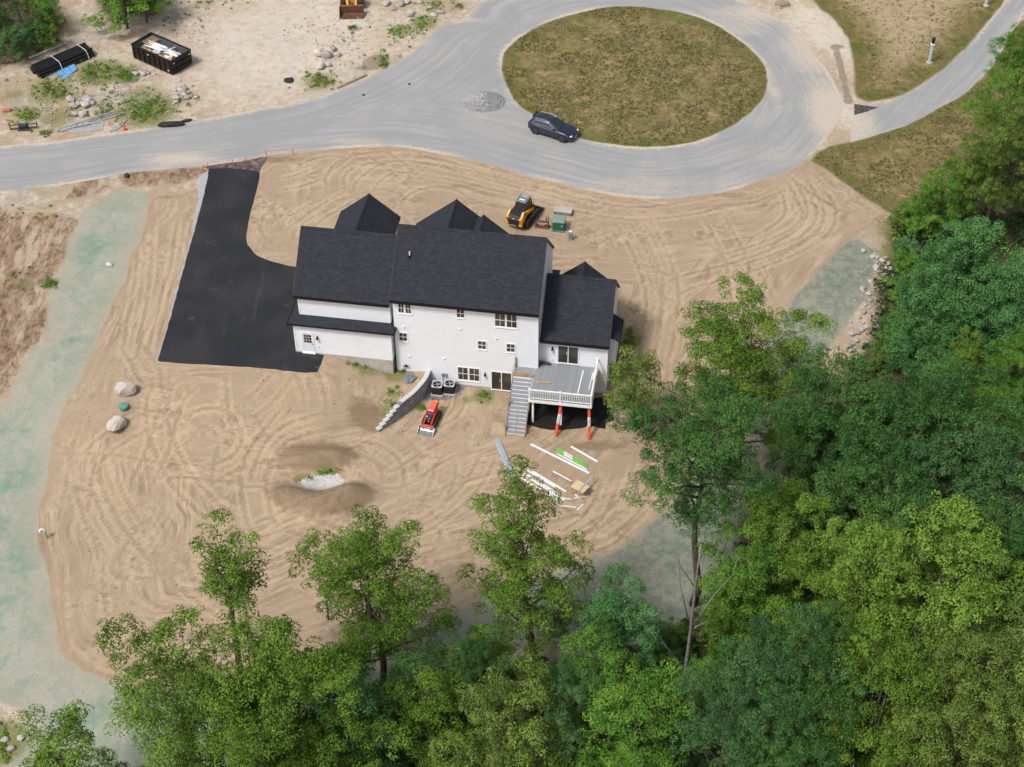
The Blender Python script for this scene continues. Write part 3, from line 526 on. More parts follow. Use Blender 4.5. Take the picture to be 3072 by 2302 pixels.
# garage back door
v=-.517; f=MB(); f.b2((-7.10,v-.035,2.52),(-7.01,v-.003,4.46)); f.b2((-6.19,v-.035,2.52),(-6.10,v-.003,4.46)); f.b2((-7.10,v-.035,4.461),(-6.10,v-.003,4.55)); f.b2((-7.12,v-.12,2.44),(-6.08,v-.003,2.519))
d=part(f,'back_door',white); m=MB(); m.b2((-7.0,v-.02,2.53),(-6.2,v-.003,4.45)); dm=part(m,'leaf',mat('door_paint',(.72,.76,.80),.5,0,.05,2),d)
for i in range(3):
    for j in range(3):
        g=MB(); g.b2((-6.90+i*.205,v-.028,3.50+j*.28),(-6.72+i*.205,v-.0205,3.74+j*.28)); part(g,'pane',glass,d)
m=MB(); m.b2((-6.28,v-.07,3.35),(-6.24,v-.021,3.45)); part(m,'handle',blackm,d)
def lantern(u,z,v):
    b=MB(); b.b2((u-.06,v-.03,z-.06),(u+.06,v-.003,z+.22)); L=part(b,'wall_lantern',blackm)
    b=MB(); b.tube([(u,v-.03,z+.16),(u,v-.12,z+.2),(u,v-.15,z+.14)],.018,6); b.loft([[(u+.10*math.cos(a),v-.15+.10*math.sin(a),z+.02) for a in np.arange(8)*PI/4],[(u+.04*math.cos(a),v-.15+.04*math.sin(a),z+.15) for a in np.arange(8)*PI/4]]); part(b,'hood',blackm,L)
    b=MB(); b.cyl((u,v-.15,z-.07),.07,.18,8); part(b,'lamp_glass',mat('frosted_glass',(.7,.72,.74),.2,0,.05,3),L)
lantern(-5.82,4.05,-.517); lantern(7.09,1.55,0); lantern(12.18,4.22,.77)
for (px,py) in [(1380.7,987.4),(1227,1068),(1332,1076),(1489,1015),(1212,980)]:
    uu,zz=on_v(px,py,0); b=MB(); b.bev((uu,-.04,zz),(.17,.075,.17),.03); part(b,'wall_vent',white)
b=MB(); uu,zz=on_v(955,1040,-.517); b.bev((uu,-.55,zz),(.1,.05,.14),.02); part(b,'outlet_cover',white)
b=MB(); uu,zz=on_v(1656,1077,.77); b.bev((uu,.74,zz),(.1,.05,.14),.02); part(b,'outlet_cover',white)
b=MB(); b.b2((-6.7,-.60,2.3),(-6.45,-.53,2.40)); part(b,'door_step',conc)
# plumbing vent through the main roof
p=at_z(1230.5,790,10.1); uu,vv=uv_of(p[0],p[1]); zz=8.388+PI_T*(vv+.3); b=MB(); b.tube([(uu,vv,zz-.1),(uu,vv,zz+.42)],.055,10); part(b,'vent_pipe',mat('pvc_white',(.8,.8,.8),.4,0,.04,4)); b=MB(); b.tube([(uu,vv,zz-.1),(uu,vv,zz+.1)],[.13,.07],10); part(b,'vent_flashing',blackm)
# gas riser beside the bank, disconnect boxes over the condensers
b=MB(); b.tube([(.75,-.14,1.0),(.75,-.14,1.75),(.95,-.16,1.8),(1.1,-.16,1.72)],.035,8); b.bev((.92,-.16,1.78),(.2,.16,.22),.05); part(b,'gas_riser',blackm)
grey=mat('grey_metal',(.33,.34,.35),.45,.3,.1,5)
uu,zz=on_v(1333,1123,0)
for k in (-.13,.13):
    b=MB(); b.bev((uu+k,-.07,zz),(.17,.13,.3),.02); dc=part(b,'disconnect_box',grey); c=MB(); c.tube([(uu+k,-.05,zz-.15),(uu+k,-.06,.7),(uu+k*2.6,-.5,.35)],.022,6); part(c,'conduit',grey,dc)
# ---------------------------------------------------------------- retaining wall: blocks and cap stones
rw=empty('retaining_wall',hw(0,0,0),-AL,'curved grey block retaining wall stepping down from the house corner','retaining wall')
wpts=np.array(smooth_poly(WALL_UV,.1,False)); Lw=np.r_[0,np.cumsum(np.hypot(*np.diff(wpts,axis=0).T))]; tot=Lw[-1]
blockm=[mat('split_block_%d'%i,c,.95,0,.16,4.,.9,bsc=12.) for i,c in enumerate([(.25,.265,.285),(.31,.325,.345),(.21,.225,.25)])]; capm=mat('cap_stone',(.50,.50,.49),.9,0,.08,3.,.2)
bm_=[]; 
for i in range(3):
    b=MB(); b.bev((0,0,0),(.434,.30,.192),.018); me=b.mesh('block'); me.materials.append(blockm[i])
    rv=random.Random(i)
    for q in me.vertices:
        if q.co.y<-.1: q.co.y-=rv.uniform(0,.03)
    bm_.append(me)
cb=MB(); cb.bev((0,0,0),(.455,.36,.085),.015); capme=cb.mesh('cap_stone'); capme.materials.append(capm)
def wat(s): x=np.interp(s,Lw,wpts[:,0]); y=np.interp(s,Lw,wpts[:,1]); e=.05; x2=np.interp(min(s+e,tot),Lw,wpts[:,0]); y2=np.interp(min(s+e,tot),Lw,wpts[:,1]); x1=np.interp(max(s-e,0),Lw,wpts[:,0]); y1=np.interp(max(s-e,0),Lw,wpts[:,1]); return x,y,math.atan2(y2-y1,x2-x1)
NC=7; rb=random.Random(4)
for k in range(NC):
    end=tot-.36*k-.02; s=.22+(.22 if k%2 else 0)
    while s<end+.0:
        x,y,a=wat(s); ob=obj('block',bm_[rb.randrange(3)],None,rw,(x,y,.10+.2*k),a+PI); s+=.44
    # exposed step at the free end gets its own cap; the top course is capped along its length
    if k<NC-1:
        x,y,a=wat(end-.02); obj('cap_stone',capme,None,rw,(x,y,.10+.2*k+.143),a)
s=.2
while s<tot-.36*(NC-1)-.05:
    x,y,a=wat(s); obj('cap_stone',capme,None,rw,(x,y,.10+.2*(NC-1)+.143),a); s+=.46
# drainage stone and filter cloth behind the wall
rk=np.random.default_rng(5)
def rock_mesh(name,seed,flat=.7,sub=2,rough=.22):
    bm=bmesh.new(); bmesh.ops.create_icosphere(bm,subdivisions=sub,radius=.5); rg=random.Random(seed)
    dirs=[(Vector((rg.gauss(0,1),rg.gauss(0,1),rg.gauss(0,1))).normalized(),rg.uniform(.30,.46)) for _ in range(9)]
    for v in bm.verts:
        p=v.co.copy()
        for d,k in dirs:
            e=p.dot(d)-k
            if e>0: p-=d*e
        p*=1+rg.uniform(-rough,rough)*.25; v.co=Vector((p.x,p.y,p.z*flat))
    me=bpy.data.meshes.new(name); bm.to_mesh(me); bm.free(); return me
ROCKS=[rock_mesh('boulder',i,.75) for i in range(6)]
SMALL=[rock_mesh('stone',20+i,.65,1) for i in range(4)]
granite=[mat('granite_%d'%i,c,.9,0,.18,3.,.6,dirt=(.3,.22,.14,.45)) for i,c in enumerate([(.40,.37,.33),(.33,.295,.255),(.44,.42,.39)])]
for i,me in enumerate(ROCKS+SMALL): me.materials.append(granite[i%3])
def stones_stuff(name,label,pts,size,m,cat='gravel'):
    """many small stones as one object"""
    V=[];F=[]; base=np.array([v.co[:] for v in SMALL[0].vertices]); bf=np.array([p.vertices[:] for p in SMALL[0].polygons])
    Vs=[];Fs=[]
    for i,p in enumerate(pts):
        s=size*rk.uniform(.5,1.5); a=rk.uniform(0,6.28); c,sn=math.cos(a),math.sin(a); q=base*s*rk.uniform(.7,1.3,3); q=np.c_[q[:,0]*c-q[:,1]*sn,q[:,0]*sn+q[:,1]*c,q[:,2]]+np.array(p); Vs.append(q); Fs.append(bf+len(base)*i)
    me=np_mesh(name,np.concatenate(Vs),np.concatenate(Fs)); me.materials.append(m); o=link(bpy.data.objects.new(name,me)); return tag(o,label,cat,kind='stuff')
bluest=mat('blue_crushed_stone',(.20,.215,.24),.9,0,.3,9.)
def patch_pts(poly_px,nn,z0=.03):
    P=GL(poly_px); xs=[p[0] for p in P]; ys=[p[1] for p in P]; out=[]
    while len(out)<nn:
        x,y=rk.uniform(min(xs),max(xs),400),rk.uniform(min(ys),max(ys),400); k=inside(x,y,P)
        out+=[(a,b,gz(a,b)+z0) for a,b in zip(x[k],y[k])]
    return out[:nn]
stones_stuff('crushed_stone','blue grey crushed stone bed under the two condensers',patch_pts([(1262,1165),(1290,1150),(1395,1160),(1385,1185),(1340,1202),(1280,1200)],1500),.07,bluest)
stones_stuff('crushed_stone','heap of blue grey crushed stone behind the retaining wall',[(p[0],p[1],p[2]+.12) for p in patch_pts([(1210,1132),(1235,1122),(1250,1135),(1235,1152),(1215,1152)],420)],.08,bluest)
g=G(1450,306); pp=[]
for _ in range(9000):
    a=rk.uniform(0,6.28); r=rk.uniform(0,1)**.55; X,Y=2.05*r*math.cos(a),1.75*r*math.sin(a); pp.append((g[0]+X,g[1]+Y,g[2]+.02+.95*(1-r**1.2)))
gp=stones_stuff('gravel_pile','low round pile of light grey crushed stone on the road beside the grass island',pp,.085,mat('grey_crushed_stone',(.31,.31,.315),.9,0,.35,9.),'gravel pile')
# ---------------------------------------------------------------- condensers
def condenser(u,v,label,sc=1.):
    p=hw(u,v,0); z=gz(p.x,p.y); r=empty('air_conditioner',(p.x,p.y,z),-AL,label,'air conditioner','condensers behind the house')
    b=MB(); b.bev((0,0,.05),(.98,.98,.10),.02); b.build('pad',conc,r)
    b=MB(); b.bev((0,0,.10+.37),(.80,.80,.74),.07); bd=b.build('cabinet',mat('bronze_cabinet',(.045,.035,.033),.5,.2,.15,5),r)
    for sx,sy,dx,dy in ((0,-1,1,0),(0,1,1,0),(1,0,0,1),(-1,0,0,1)):
        for k in range(9):
            l=MB(); l.box((sx*.405,sy*.405,.17+k*.075),(.68 if dx else .012,.68 if dy else .012,.018)); l.build('louvre',mat('louvre_bronze',(.03,.025,.024),.5,.2,.1,5),bd)
    b=MB(); b.loft([[(.40*x,.40*y,.84) for x,y in SQ],[(.42*x,.42*y,.90) for x,y in SQ],[(.36*math.cos(a),.36*math.sin(a),.905) for a in SQA],[(.34*math.cos(a),.34*math.sin(a),.86) for a in SQA]],cap=False); tp=b.build('top_panel',mat('grey_top',(.45,.46,.47),.45,.1,.08,4),r)
    b=MB(); b.cyl((0,0,.845),.335,.01,20); b.build('fan_well',blackm,tp)
    b=MB()
    for k in range(4):
        a=k*PI/2+.3; M=Matrix.Rotation(a,4,'Z')@Matrix.Translation((.17,0,.865))@Matrix.Rotation(.35,4,'X'); b.box((0,0,0),(.24,.13,.008),M)
    b.cyl((0,0,.87),.06,.05,10); b.build('fan',grey,tp)
    b=MB()
    for k in range(4): b.tube([(.09+.075*k,0,.893)]+[((.09+.075*k)*math.cos(q),(.09+.075*k)*math.sin(q),.893) for q in np.linspace(.4,6.28,12)],.006,4)
    b.build('guard',blackm,tp)
SQA=[k*PI/10 for k in range(20)]; SQ=[(max(-.99,min(.99,1.35*math.cos(a))),max(-.99,min(.99,1.35*math.sin(a)))) for a in SQA]
for (px,py,lb) in [(1311.5,1150,'bronze air conditioner with round fan nearest the retaining wall'),(1348.5,1147,'bronze air conditioner with round fan nearest the lower windows')]:
    q=at_z(px,py,.98); condenser(*uv_of(q[0],q[1]),lb)
# ================================================================ DECK AND STAIRS
dk=empty('deck',hw(0,0,0),-AL,'grey composite deck on white posts with white railing and grey stairs','deck')
deckm=mat('grey_composite',(.235,.245,.26),.7,0,.10,3.,.15); lum=mat('treated_lumber',(.42,.31,.15),.8,0,.2,5.,.2); lumg=mat('weathered_lumber',(.30,.25,.19),.85,0,.2,5.,.2)
ZD=2.78; U0,U1,VF,VB=10.98,15.72,-3.48,.755
nb=30; bw=(VB-VF)/nb
b=MB(); b.bev((0,0,0),(U1-U0,bw-.006,.028),.004); bme=b.mesh('deck_board'); bme.materials.append(deckm)
for k in range(nb):
    v=VF+(k+.5)*bw; obj('deck_board',bme,None,dk,((U0+U1)/2,v,ZD-.014))
def dp(name,a,c,m,parent=None): b=MB(); b.b2(a,c); return b.build(name,m,parent or dk)
dp('fascia',(U0-.025,VF-.03,ZD-.30),(U1+.025,VF-.003,ZD-.03),white); dp('fascia',(U0-.028,VF-.003,ZD-.30),(U0-.003,VB-.02,ZD-.03),white); dp('fascia',(U1+.003,VF-.003,ZD-.30),(U1+.028,VB-.02,ZD-.03),white)
for k in range(12): u=U0+.1+k*.41; dp('joist',(u,VF+.02,ZD-.27),(u+.04,VB-.02,ZD-.032),lumg)
dp('beam',(U0+.1,VF+.35,ZD-.50),(U1-.1,VF+.50,ZD-.272),lumg)
for u in (U0+.28,13.4,U1-.2): dp('post',(u-.075,VF+.345,-.02),(u+.075,VF+.495,ZD-.505),white); 
for u in (U0+.28,13.4,U1-.2):
    b=MB(); b.cyl((u,VF+.42,.02),.2,.1,12); b.build('footing',conc,dk)
RT=.95
def rpost(u,v): 
    b=MB(); b.b2((u-.055,v-.055,ZD-.28),(u+.055,v+.055,ZD+RT+.03)); p=b.build('rail_post',white,dk); c=MB(); c.loft([[(u+x*.075,v+y*.075,ZD+RT+.032) for x,y in ((-1,-1),(1,-1),(1,1),(-1,1))],[(u+x*.075,v+y*.075,ZD+RT+.06) for x,y in ((-1,-1),(1,-1),(1,1),(-1,1))],[(u+x*.01,v+y*.01,ZD+RT+.09) for x,y in ((-1,-1),(1,-1),(1,1),(-1,1))]]); c.build('post_cap',white,p)
pv=VF+.05; pu=[U0+.06,13.35,U1-.06]
for u in pu: rpost(u,pv)
bal=MB(); bal.box((0,0,0),(.034,.034,RT-.2)); balme=bal.mesh('baluster'); balme.materials.append(white)
for a,c in zip(pu[:-1],pu[1:]):
    dp('top_rail',(a+.056,pv-.045,ZD+RT-.07),(c-.056,pv+.045,ZD+RT),white); dp('bottom_rail',(a+.056,pv-.025,ZD+.07),(c-.056,pv+.025,ZD+.13),white)
    nn=int((c-a-.2)/.125)
    for k in range(nn): obj('baluster',balme,None,dk,(a+.1+(k+.5)*(c-a-.2)/nn,pv,ZD+.13+(RT-.2)/2))
su=U1-.06; rpost(su,VB-.62)
dp('top_rail',(su-.045,pv+.056,ZD+RT-.07),(su+.045,VB-.68,ZD+RT),white); dp('bottom_rail',(su-.025,pv+.056,ZD+.07),(su+.025,VB-.68,ZD+.13),white)
for k in range(26): obj('baluster',balme,None,dk,(su,pv+.15+k*.118,ZD+.13+(RT-.2)/2))
dp('top_rail',(su-.045,VB-.56,ZD+RT-.07),(su+.045,VB+.0,ZD+RT),white)
# landing by the main wall and the flight down
LV=-1.12; dp('landing',(9.42,LV,ZD-.03),(U0-.032,-.02,ZD-.002),deckm)
for u in (9.45,10.9): dp('post',(u-.05,LV+.02,0),(u+.05,LV+.12,ZD+.3),lum)
dp('post',(9.43,-.14,0),(9.53,-.04,ZD+1.0),lumg)
dp('guard_board',(9.5,LV+.05,ZD+.28),(10.9,LV+.09,ZD+.37),lum); dp('guard_board',(9.5,LV+.05,ZD+.05),(10.9,LV+.09,ZD+.14),lum); dp('guard_board',(10.36,LV-.0,ZD-.03),(10.46,LV+.04,ZD+.5),lum); dp('guard_board',(9.36,LV+.1,ZD+.30),(9.40,-.1,ZD+.40),lum)
NS=15; rise=ZD/NS; run=(4.82+LV)/NS; SU0,SU1=9.43,10.86
for k in range(NS):
    z=ZD-(k+1)*rise; v1_=LV-k*run; v0_=v1_-run
    if k<NS-1: dp('tread',(SU0,v0_-.03,z-.03),(SU1,v1_+.0,z),deckm)
    dp('riser',(SU0+.02,v1_-.001,z+.002),(SU1-.02,v1_+.022,z+rise-.034),white)
for u in (SU0-.03,SU1+.03,(SU0+SU1)/2):
    e_=.22 if u==(SU0+SU1)/2 else .05
    b=MB(); b.xprism([(LV,ZD-e_),(LV,ZD-.5),(-4.82+.45,-.02),(-4.82+e_*.8-.05,-.02),(-4.82+e_*.8-.05,.06)],u-.02,u+.02); b.build('stringer',deckm if u!=(SU0+SU1)/2 else lumg,dk)
for (u,k) in [(SU0-.07,7),(SU1+.07,7),(SU0-.07,13.2),(SU1+.07,13.2)]:
    z=ZD-(k+1)*rise; v=LV-k*run-.1; dp('newel_post',(u-.045,v-.045,z-.3),(u+.045,v+.045,z+.95),lum)
# things left on the deck
def thing_box(name,label,cat,mb,m,p,rz=0,group=None):
    o=mb.build(name,m,None,False,p,rz); return tag(o,label,cat,group)
def along(name,label,cat,A,B,wd,ht,m,group=None,lift=0.,bev=.004):
    """a bar between two world points, resting with its underside on both"""
    A,B=Vector(A),Vector(B); d=B-A; L=d.length; c=(A+B)/2; M=(d.to_track_quat('X','Z')).to_matrix().to_4x4()
    b=MB(); b.bev((0,0,ht/2),(L,wd,ht),bev); me=b.mesh(name); me.materials.append(m); o=link(bpy.data.objects.new(name,me)); o.matrix_world=Matrix.Translation(c+Vector((0,0,lift)))@M
    return tag(o,label,cat,group)
pvc=mat('white_pvc_board',(.72,.72,.72),.45,0,.05,2.); 
D=lambda px,py,z=ZD+.002: Vector(at_z(px,py,z))
along('trim_board','long white trim strip lying across the deck towards the front rail','board',D(1750,1112),D(1733,1182),.09,.03,pvc)
along('wooden_post','short tan wooden beam lying on the deck','beam',D(1608,1148.5),D(1652,1150),.12,.10,lum)
along('trim_board','short white rail piece lying beside the right deck railing, inner one','board',D(1779,1118),D(1767,1170),.07,.04,pvc)
along('trim_board','short white rail piece lying beside the right deck railing, outer one','board',D(1785,1108),D(1778,1140),.07,.04,pvc)
b=MB(); b.tube([(-.55,0,.1),(-.4,0,.13),(0,.02,.15),(.4,0,.12),(.55,0,.08)],[.05,.11,.13,.11,.04],8); p=D(1633,1094); thing_box('tool_bag','dark grey rolled bag on the deck against the house wall','bag',b,mat('dark_canvas',(.045,.05,.058),.9,0,.3,6),p,-AL)
# weed barrier under the deck
poly=GL([(1566,1250),(1580,1212),(1778,1198),(1838,1192),(1828,1228),(1842,1262),(1818,1270),(1814,1288),(1772,1280),(1740,1286),(1690,1291),(1650,1291),(1600,1280),(1568,1270)]); poly=smooth_poly(poly,.5,True,.03,9)
xs=[p[0] for p in poly]; ys=[p[1] for p in poly]; gx,gy=np.meshgrid(np.arange(min(xs),max(xs),.3),np.arange(min(ys),max(ys),.3)); s=sdf(gx.ravel(),gy.ravel(),poly); ip=[(a,c) for a,c,q in zip(gx.ravel(),gy.ravel(),s) if q>.15]
r=geometry.delaunay_2d_cdt([Vector(p) for p in poly+ip],[(i,(i+1)%len(poly)) for i in range(len(poly))],[],0,1e-5); V=[(v.x,v.y) for v in r[0]]; T=[f for f in r[2] if inside(np.array(sum(V[i][0] for i in f)/3),np.array(sum(V[i][1] for i in f)/3),poly)]
hz=[gz(x,y)+.06+.07*float(fbm(np.array(x),np.array(y),.9,3,2)) for x,y in V]; n0=len(V)
me=bpy.data.meshes.new('weed_barrier'); me.from_pydata([(x,y,z) for (x,y),z in zip(V,hz)]+[(x,y,z-.025) for (x,y),z in zip(V,hz)],[],[tuple(f) for f in T]+[tuple(i+n0 for i in f[::-1]) for f in T])
o=obj('weed_barrier',me,mat('black_fabric',(.012,.011,.012),.85,0,.3,4.,.3)); tag(o,'black landscape fabric spread on the soil under the deck','fabric')
# two orange wrapped sleeves leaning on the deck posts
orange=mat('orange_wrap',(.72,.085,.025),.4,0,.12,6); wrapw=mat('white_wrap',(.70,.70,.70),.4,0,.06,6)
for (pb,ut,lb) in [((1667,1310),13.4,'orange and white wrapped post sleeve leaning on the middle deck post'),((1767,1319),U1-.2,'orange and white wrapped post sleeve leaning on the right deck post')]:
    base=G(*pb); top=hw(ut,VF+.30,2.1); d=top-base; L=d.length; q=d.to_track_quat('Z','X').to_matrix().to_4x4()
    r=empty('post_sleeve',base+Vector((0,0,.05)),0,lb,'post sleeve','wrapped post sleeves'); r.matrix_world=Matrix.Translation(base+Vector((0,0,.05)))@q
    for z0,z1,m in ((0,.42,orange),(.42,.72,wrapw),(.72,1,orange)):
        b=MB(); e=.0 if m is orange else -.004; b.bev((0,0,(z0+z1)/2*L),(.21+e,.21+e,(z1-z0)*L-.002),.03); pt=b.build('orange_wrap' if m is orange else 'white_wrap',m,r)
        if m is wrapw:
            for k in range(4):
                for sx,sy in ((0,-1),(0,1),(1,0),(-1,0)):
                    c=MB(); c.box((sx*.1045,sy*.1045,(.47+.062*k)*L),(.10 if sy else .004,.10 if sx else .004,.055 if k%2 else .09)); c.build('print_mark',blackm,pt)
# ================================================================ BUILDING MATERIAL ON THE SOIL
gb=mat('grey_board',(.33,.36,.40),.7,0,.1,3.)
for k,(a,c) in enumerate([((1484,1322),(1532,1440)),((1489,1320),(1538,1438)),((1496,1320),(1544,1436))]):
    A,B=G(*a),G(*c); along('composite_board',['grey composite board on the soil, outer left of three','grey composite board on the soil, middle of three','grey composite board on the soil, inner right of three'][k],'board',A+Vector((0,0,.02)),B+Vector((0,0,.02)),.15,.05+.02*k,gb,'grey boards beside the stairs')
A,B=G(1592,1334),G(1768,1421); along('trim_board','longest white trim board lying on the soil in front of the deck','board',A+Vector((0,0,.03)),B+Vector((0,0,.03)),.20,.03,pvc)
A,B=G(1713,1341),G(1793,1387); along('trim_board','separate short white trim board lying right of the green boards','board',A+Vector((0,0,.03)),B+Vector((0,0,.03)),.18,.03,pvc)
greenb=mat('green_film',(.15,.50,.07),.35,0,.1,4); gwb=mat('pale_green_film',(.55,.70,.55),.4,0,.1,4)
for k,(a,c) in enumerate([((1671,1348),(1760,1395)),((1672,1355),(1761,1403)),((1672,1364),(1762,1411))]):
    A,B=G(*a),G(*c); d=B-A; L=d.length; M=Matrix.Translation((A+B)/2+Vector((0,0,.03)))@d.to_track_quat('X','Z').to_matrix().to_4x4()
    r=empty('wrapped_board',(0,0,0),0,['green film wrapped white board, farthest of the three','green film wrapped white board, middle of the three','pale wrapped white board beside the longest white board'][k],'board','film wrapped boards'); r.matrix_world=M
    for i,(x0,x1) in enumerate([(-.5,-.28),(-.28,.02),(.02,.5)]):
        b=MB(); b.bev(((x0+x1)/2*L,0,.04),((x1-x0)*L-.002,.13-.004*(i%2),.06),.006); b.build('film' if i!=1 else 'label_band',(greenb if k<2 else gwb) if i!=1 else pvc,r)
# saw horses, plywood top and the pile of offcuts half hidden by the tree
ply=mat('plywood',(.58,.45,.27),.7,0,.10,2.5); c0=[Vector(at_z(*p,.78)) for p in ((1708,1456),(1733,1438),(1771,1459),(1748,1488))]; cen=sum(c0,Vector())/4
wt=empty('work_table',(cen.x,cen.y,gz(cen.x,cen.y)),math.atan2(c0[2].y-c0[1].y,c0[2].x-c0[1].x),'plywood sheet work table on trestles at the right end of the material','work table')
Lx=(c0[2]-c0[1]).length; Ly=(c0[1]-c0[0]).length; b=MB(); b.box((0,0,.78),(Lx,Ly,.02)); b.build('top',ply,wt)
for sx in (-.35,.35):
    for sy in (-1,1):
        b=MB(); b.tube([(sx*Lx,sy*Ly*.42,0),(sx*Lx,sy*Ly*.28,.76)],.03,4); b.build('leg',lum,wt)
    b=MB(); b.box((sx*Lx,0,.74),(.05,Ly*.8,.06)); b.build('cross_rail',lum,wt)
def TZ(px,py,z): return Vector(at_z(px,py,z))
along('trim_board','grey translucent board lying across the plywood table','board',TZ(1737,1474,.80),TZ(1778,1427,.80),.12,.03,gb)
h1,h2=TZ(1659,1414,.75),TZ(1714,1444,.75); tr=empty('trestle',(0,0,0),0,'white rail on two wooden trestle legs left of the plywood table','trestle')
b=MB(); d=(h2-h1); M=Matrix.Translation((h1+h2)/2)@d.to_track_quat('X','Z').to_matrix().to_4x4(); b.box((0,0,0),(d.length,.09,.06),M); b.build('rail',pvc,tr)
for h in (h1,h2):
    for s in (-1,1): b=MB(); b.tube([(h.x,h.y,.72),(h.x+.08*s,h.y-.25*s,gz(h.x,h.y))],.028,4); b.build('leg',lum,tr)
rb=random.Random(8)
A0,B0=G(1560,1415),G(1700,1500)
for k in range(11):
    f=k/10; a=G(1555+rb.uniform(-10,40)+f*15,1412+f*34+rb.uniform(-4,4)); d=(B0-A0).normalized(); L=rb.uniform(2.4,3.6) if k<10 else rb.uniform(.8,1.6)
    m_=pvc if k%4 else lum
    along('offcut','white trim board in the loose pile behind the treetop' if k%4 else 'tan lumber length in the loose pile behind the treetop','board',a+Vector((0,0,.03+.012*(k%5))),a+d*L+Vector((0,0,.03+.012*(k%5))),.16,.03,m_,'loose board pile')
for k in range(5):
    a=G(1690+rb.uniform(-10,60),1500+rb.uniform(-10,38)); an=rb.uniform(0,PI); along('offcut','short white offcut scattered below the plywood table','board',a+Vector((0,0,.03)),a+Vector((math.cos(an),math.sin(an),0))*rb.uniform(.5,1.2)+Vector((0,0,.03)),.1,.03,pvc,'scattered offcuts')
# ================================================================ MACHINES
tyre=mat('rubber',(.018,.018,.019),.85,0,.25,8.,.2,dirt=(.28,.2,.13,.5)); steel=mat('worn_steel',(.33,.33,.33),.4,.6,.2,4.,.1,dirt=(.28,.2,.13,.4)); dsteel=mat('dark_steel',(.035,.033,.034),.55,.3,.25,5.,dirt=(.25,.18,.12,.3))
def track(mb,L,H,W,y,z=0,n=18):
    """rubber track loop as a rounded belt with lugs, in the xz plane at side y"""
    r=H/2; pts=[]
    for k in range(9): a=PI/2+PI*k/8; pts.append((-L/2+r+r*math.cos(a),z+r+r*math.sin(a)))
    for k in range(9): a=-PI/2+PI*k/8; pts.append((L/2-r+r*math.cos(a),z+r+r*math.sin(a)))
    mb.loft([[(x,y-W/2,q) for x,q in pts],[(x,y+W/2,q) for x,q in pts]])
    per=[]; 
    for i in range(len(pts)):
        a,c=pts[i],pts[(i+1)%len(pts)]; l=math.dist(a,c); m=max(1,int(l/.12))
        for k in range(m): per.append((a[0]+(c[0]-a[0])*k/m,a[1]+(c[1]-a[1])*k/m))
    for x,q in per: mb.box((x,y,q),(.05,W*.98,.05))
# red walk-behind mini loader (x is forwards, towards its bucket)
def heading(a,b): p,q=G(*a),G(*b); return math.atan2(q.y-p.y,q.x-p.x)
p1,p2=G(1318,1216),G(1272,1312); red=mat('red_paint',(.60,.045,.03),.35,0,.12,4.,dirt=(.25,.17,.1,.25)); redd=mat('faded_red_hood',(.68,.12,.085),.45,0,.08,3.)
ml=empty('mini_loader',((p1+p2)/2)-Vector((0,0,0)),math.atan2(p2.y-p1.y,p2.x-p1.x),'small red walk behind track loader with steel bucket below the retaining wall','loader')
ml.location.z=gz(ml.location.x,ml.location.y)+.0
for s in (-1,1):
    b=MB(); track(b,1.75,.50,.24,s*.42); tk=b.build('track',tyre,ml)
    for x in (-.58,0,.58): c=MB(); c.cyl((x,s*.42,.25),.17,.26,12,'Y'); c.build('roller',dsteel,tk)
    b=MB(); b.bev((.1,s*.30,.52),(1.9,.06,.16),.02); b.build('lift_arm',red,ml)
    b=MB(); b.tube([(-.5,s*.30,.75),(.35,s*.30,.82),(.95,s*.30,.55),(1.15,s*.30,.2)],.06,6); b.build('lift_arm',red,ml)
    b=MB(); b.tube([(-.2,s*.2,.5),(.75,s*.26,.62)],.04,8); b.build('cylinder',dsteel,ml)
b=MB(); b.bev((-.1,0,.45),(1.55,.5,.36),.05); b.build('chassis',dsteel,ml)
b=MB(); b.bev((-.42,0,.92),(1.05,.52,.52),.05); hd=b.build('hood',red,ml); b=MB(); b.bev((-.40,0,1.19),(.96,.44,.03),.01); b.build('hood_top',redd,hd); b=MB(); b.box((.10,0,1.19),(.05,.44,.035)); b.build('stripe',pvc,hd)
b=MB(); b.bev((-1.02,0,1.05),(.18,.58,.3),.04); pn=b.build('control_panel',mat('orange_panel',(.62,.13,.03),.4,0,.1,4),ml); b=MB(); b.box((-1.02,.08,1.22),(.08,.12,.04)); b.build('decal',mat('yellow_paint',(.75,.5,.03),.4,0,.1,4),pn); b=MB(); b.tube([(-1.05,-.2,1.2),(-1.1,-.2,1.38)],.03,6); b.tube([(-1.05,.22,1.2),(-1.1,.26,1.4)],.03,6); b.build('lever',blackm,pn)
b=MB(); b.bev((.42,0,.72),(.5,.46,.30),.06); b.build('engine',dsteel,ml); b=MB(); b.cyl((.36,.08,.93),.13,.16,12); b.build('filter',mat('blue_cap',(.03,.06,.25),.35,0,.1,4),ml); b=MB(); b.tube([(.4,.08,.95),(.95,.08,.75)],.022,6); b.build('rod',steel,ml); b=MB(); b.cyl((.5,-.16,.9),.05,.06,10); b.build('cap',pvc,ml)
b=MB(); b.bev((.98,0,.32),(.14,1.0,.36),.03); b.build('quick_plate',red,ml)
def bucket(mb,x0,L,W,Hh,t_=.03):
    prof=[(x0,Hh),(x0-.02,.12),(x0+.12,.02),(x0+L,.0),(x0+L,.03),(x0+.14,.06),(x0+.03,.15),(x0+.05,Hh)]
    mb.loft([[(x,-W/2,z) for x,z in prof],[(x,W/2,z) for x,z in prof]])
    for s in (-1,1): mb.loft([[(x,s*W/2-.02,z) for x,z in ((x0,Hh),(x0,.1),(x0+.12,.02),(x0+L,.0),(x0+L*.9,.12))],[(x,s*W/2+.02,z) for x,z in ((x0,Hh),(x0,.1),(x0+.12,.02),(x0+L,.0),(x0+L*.9,.12))]])
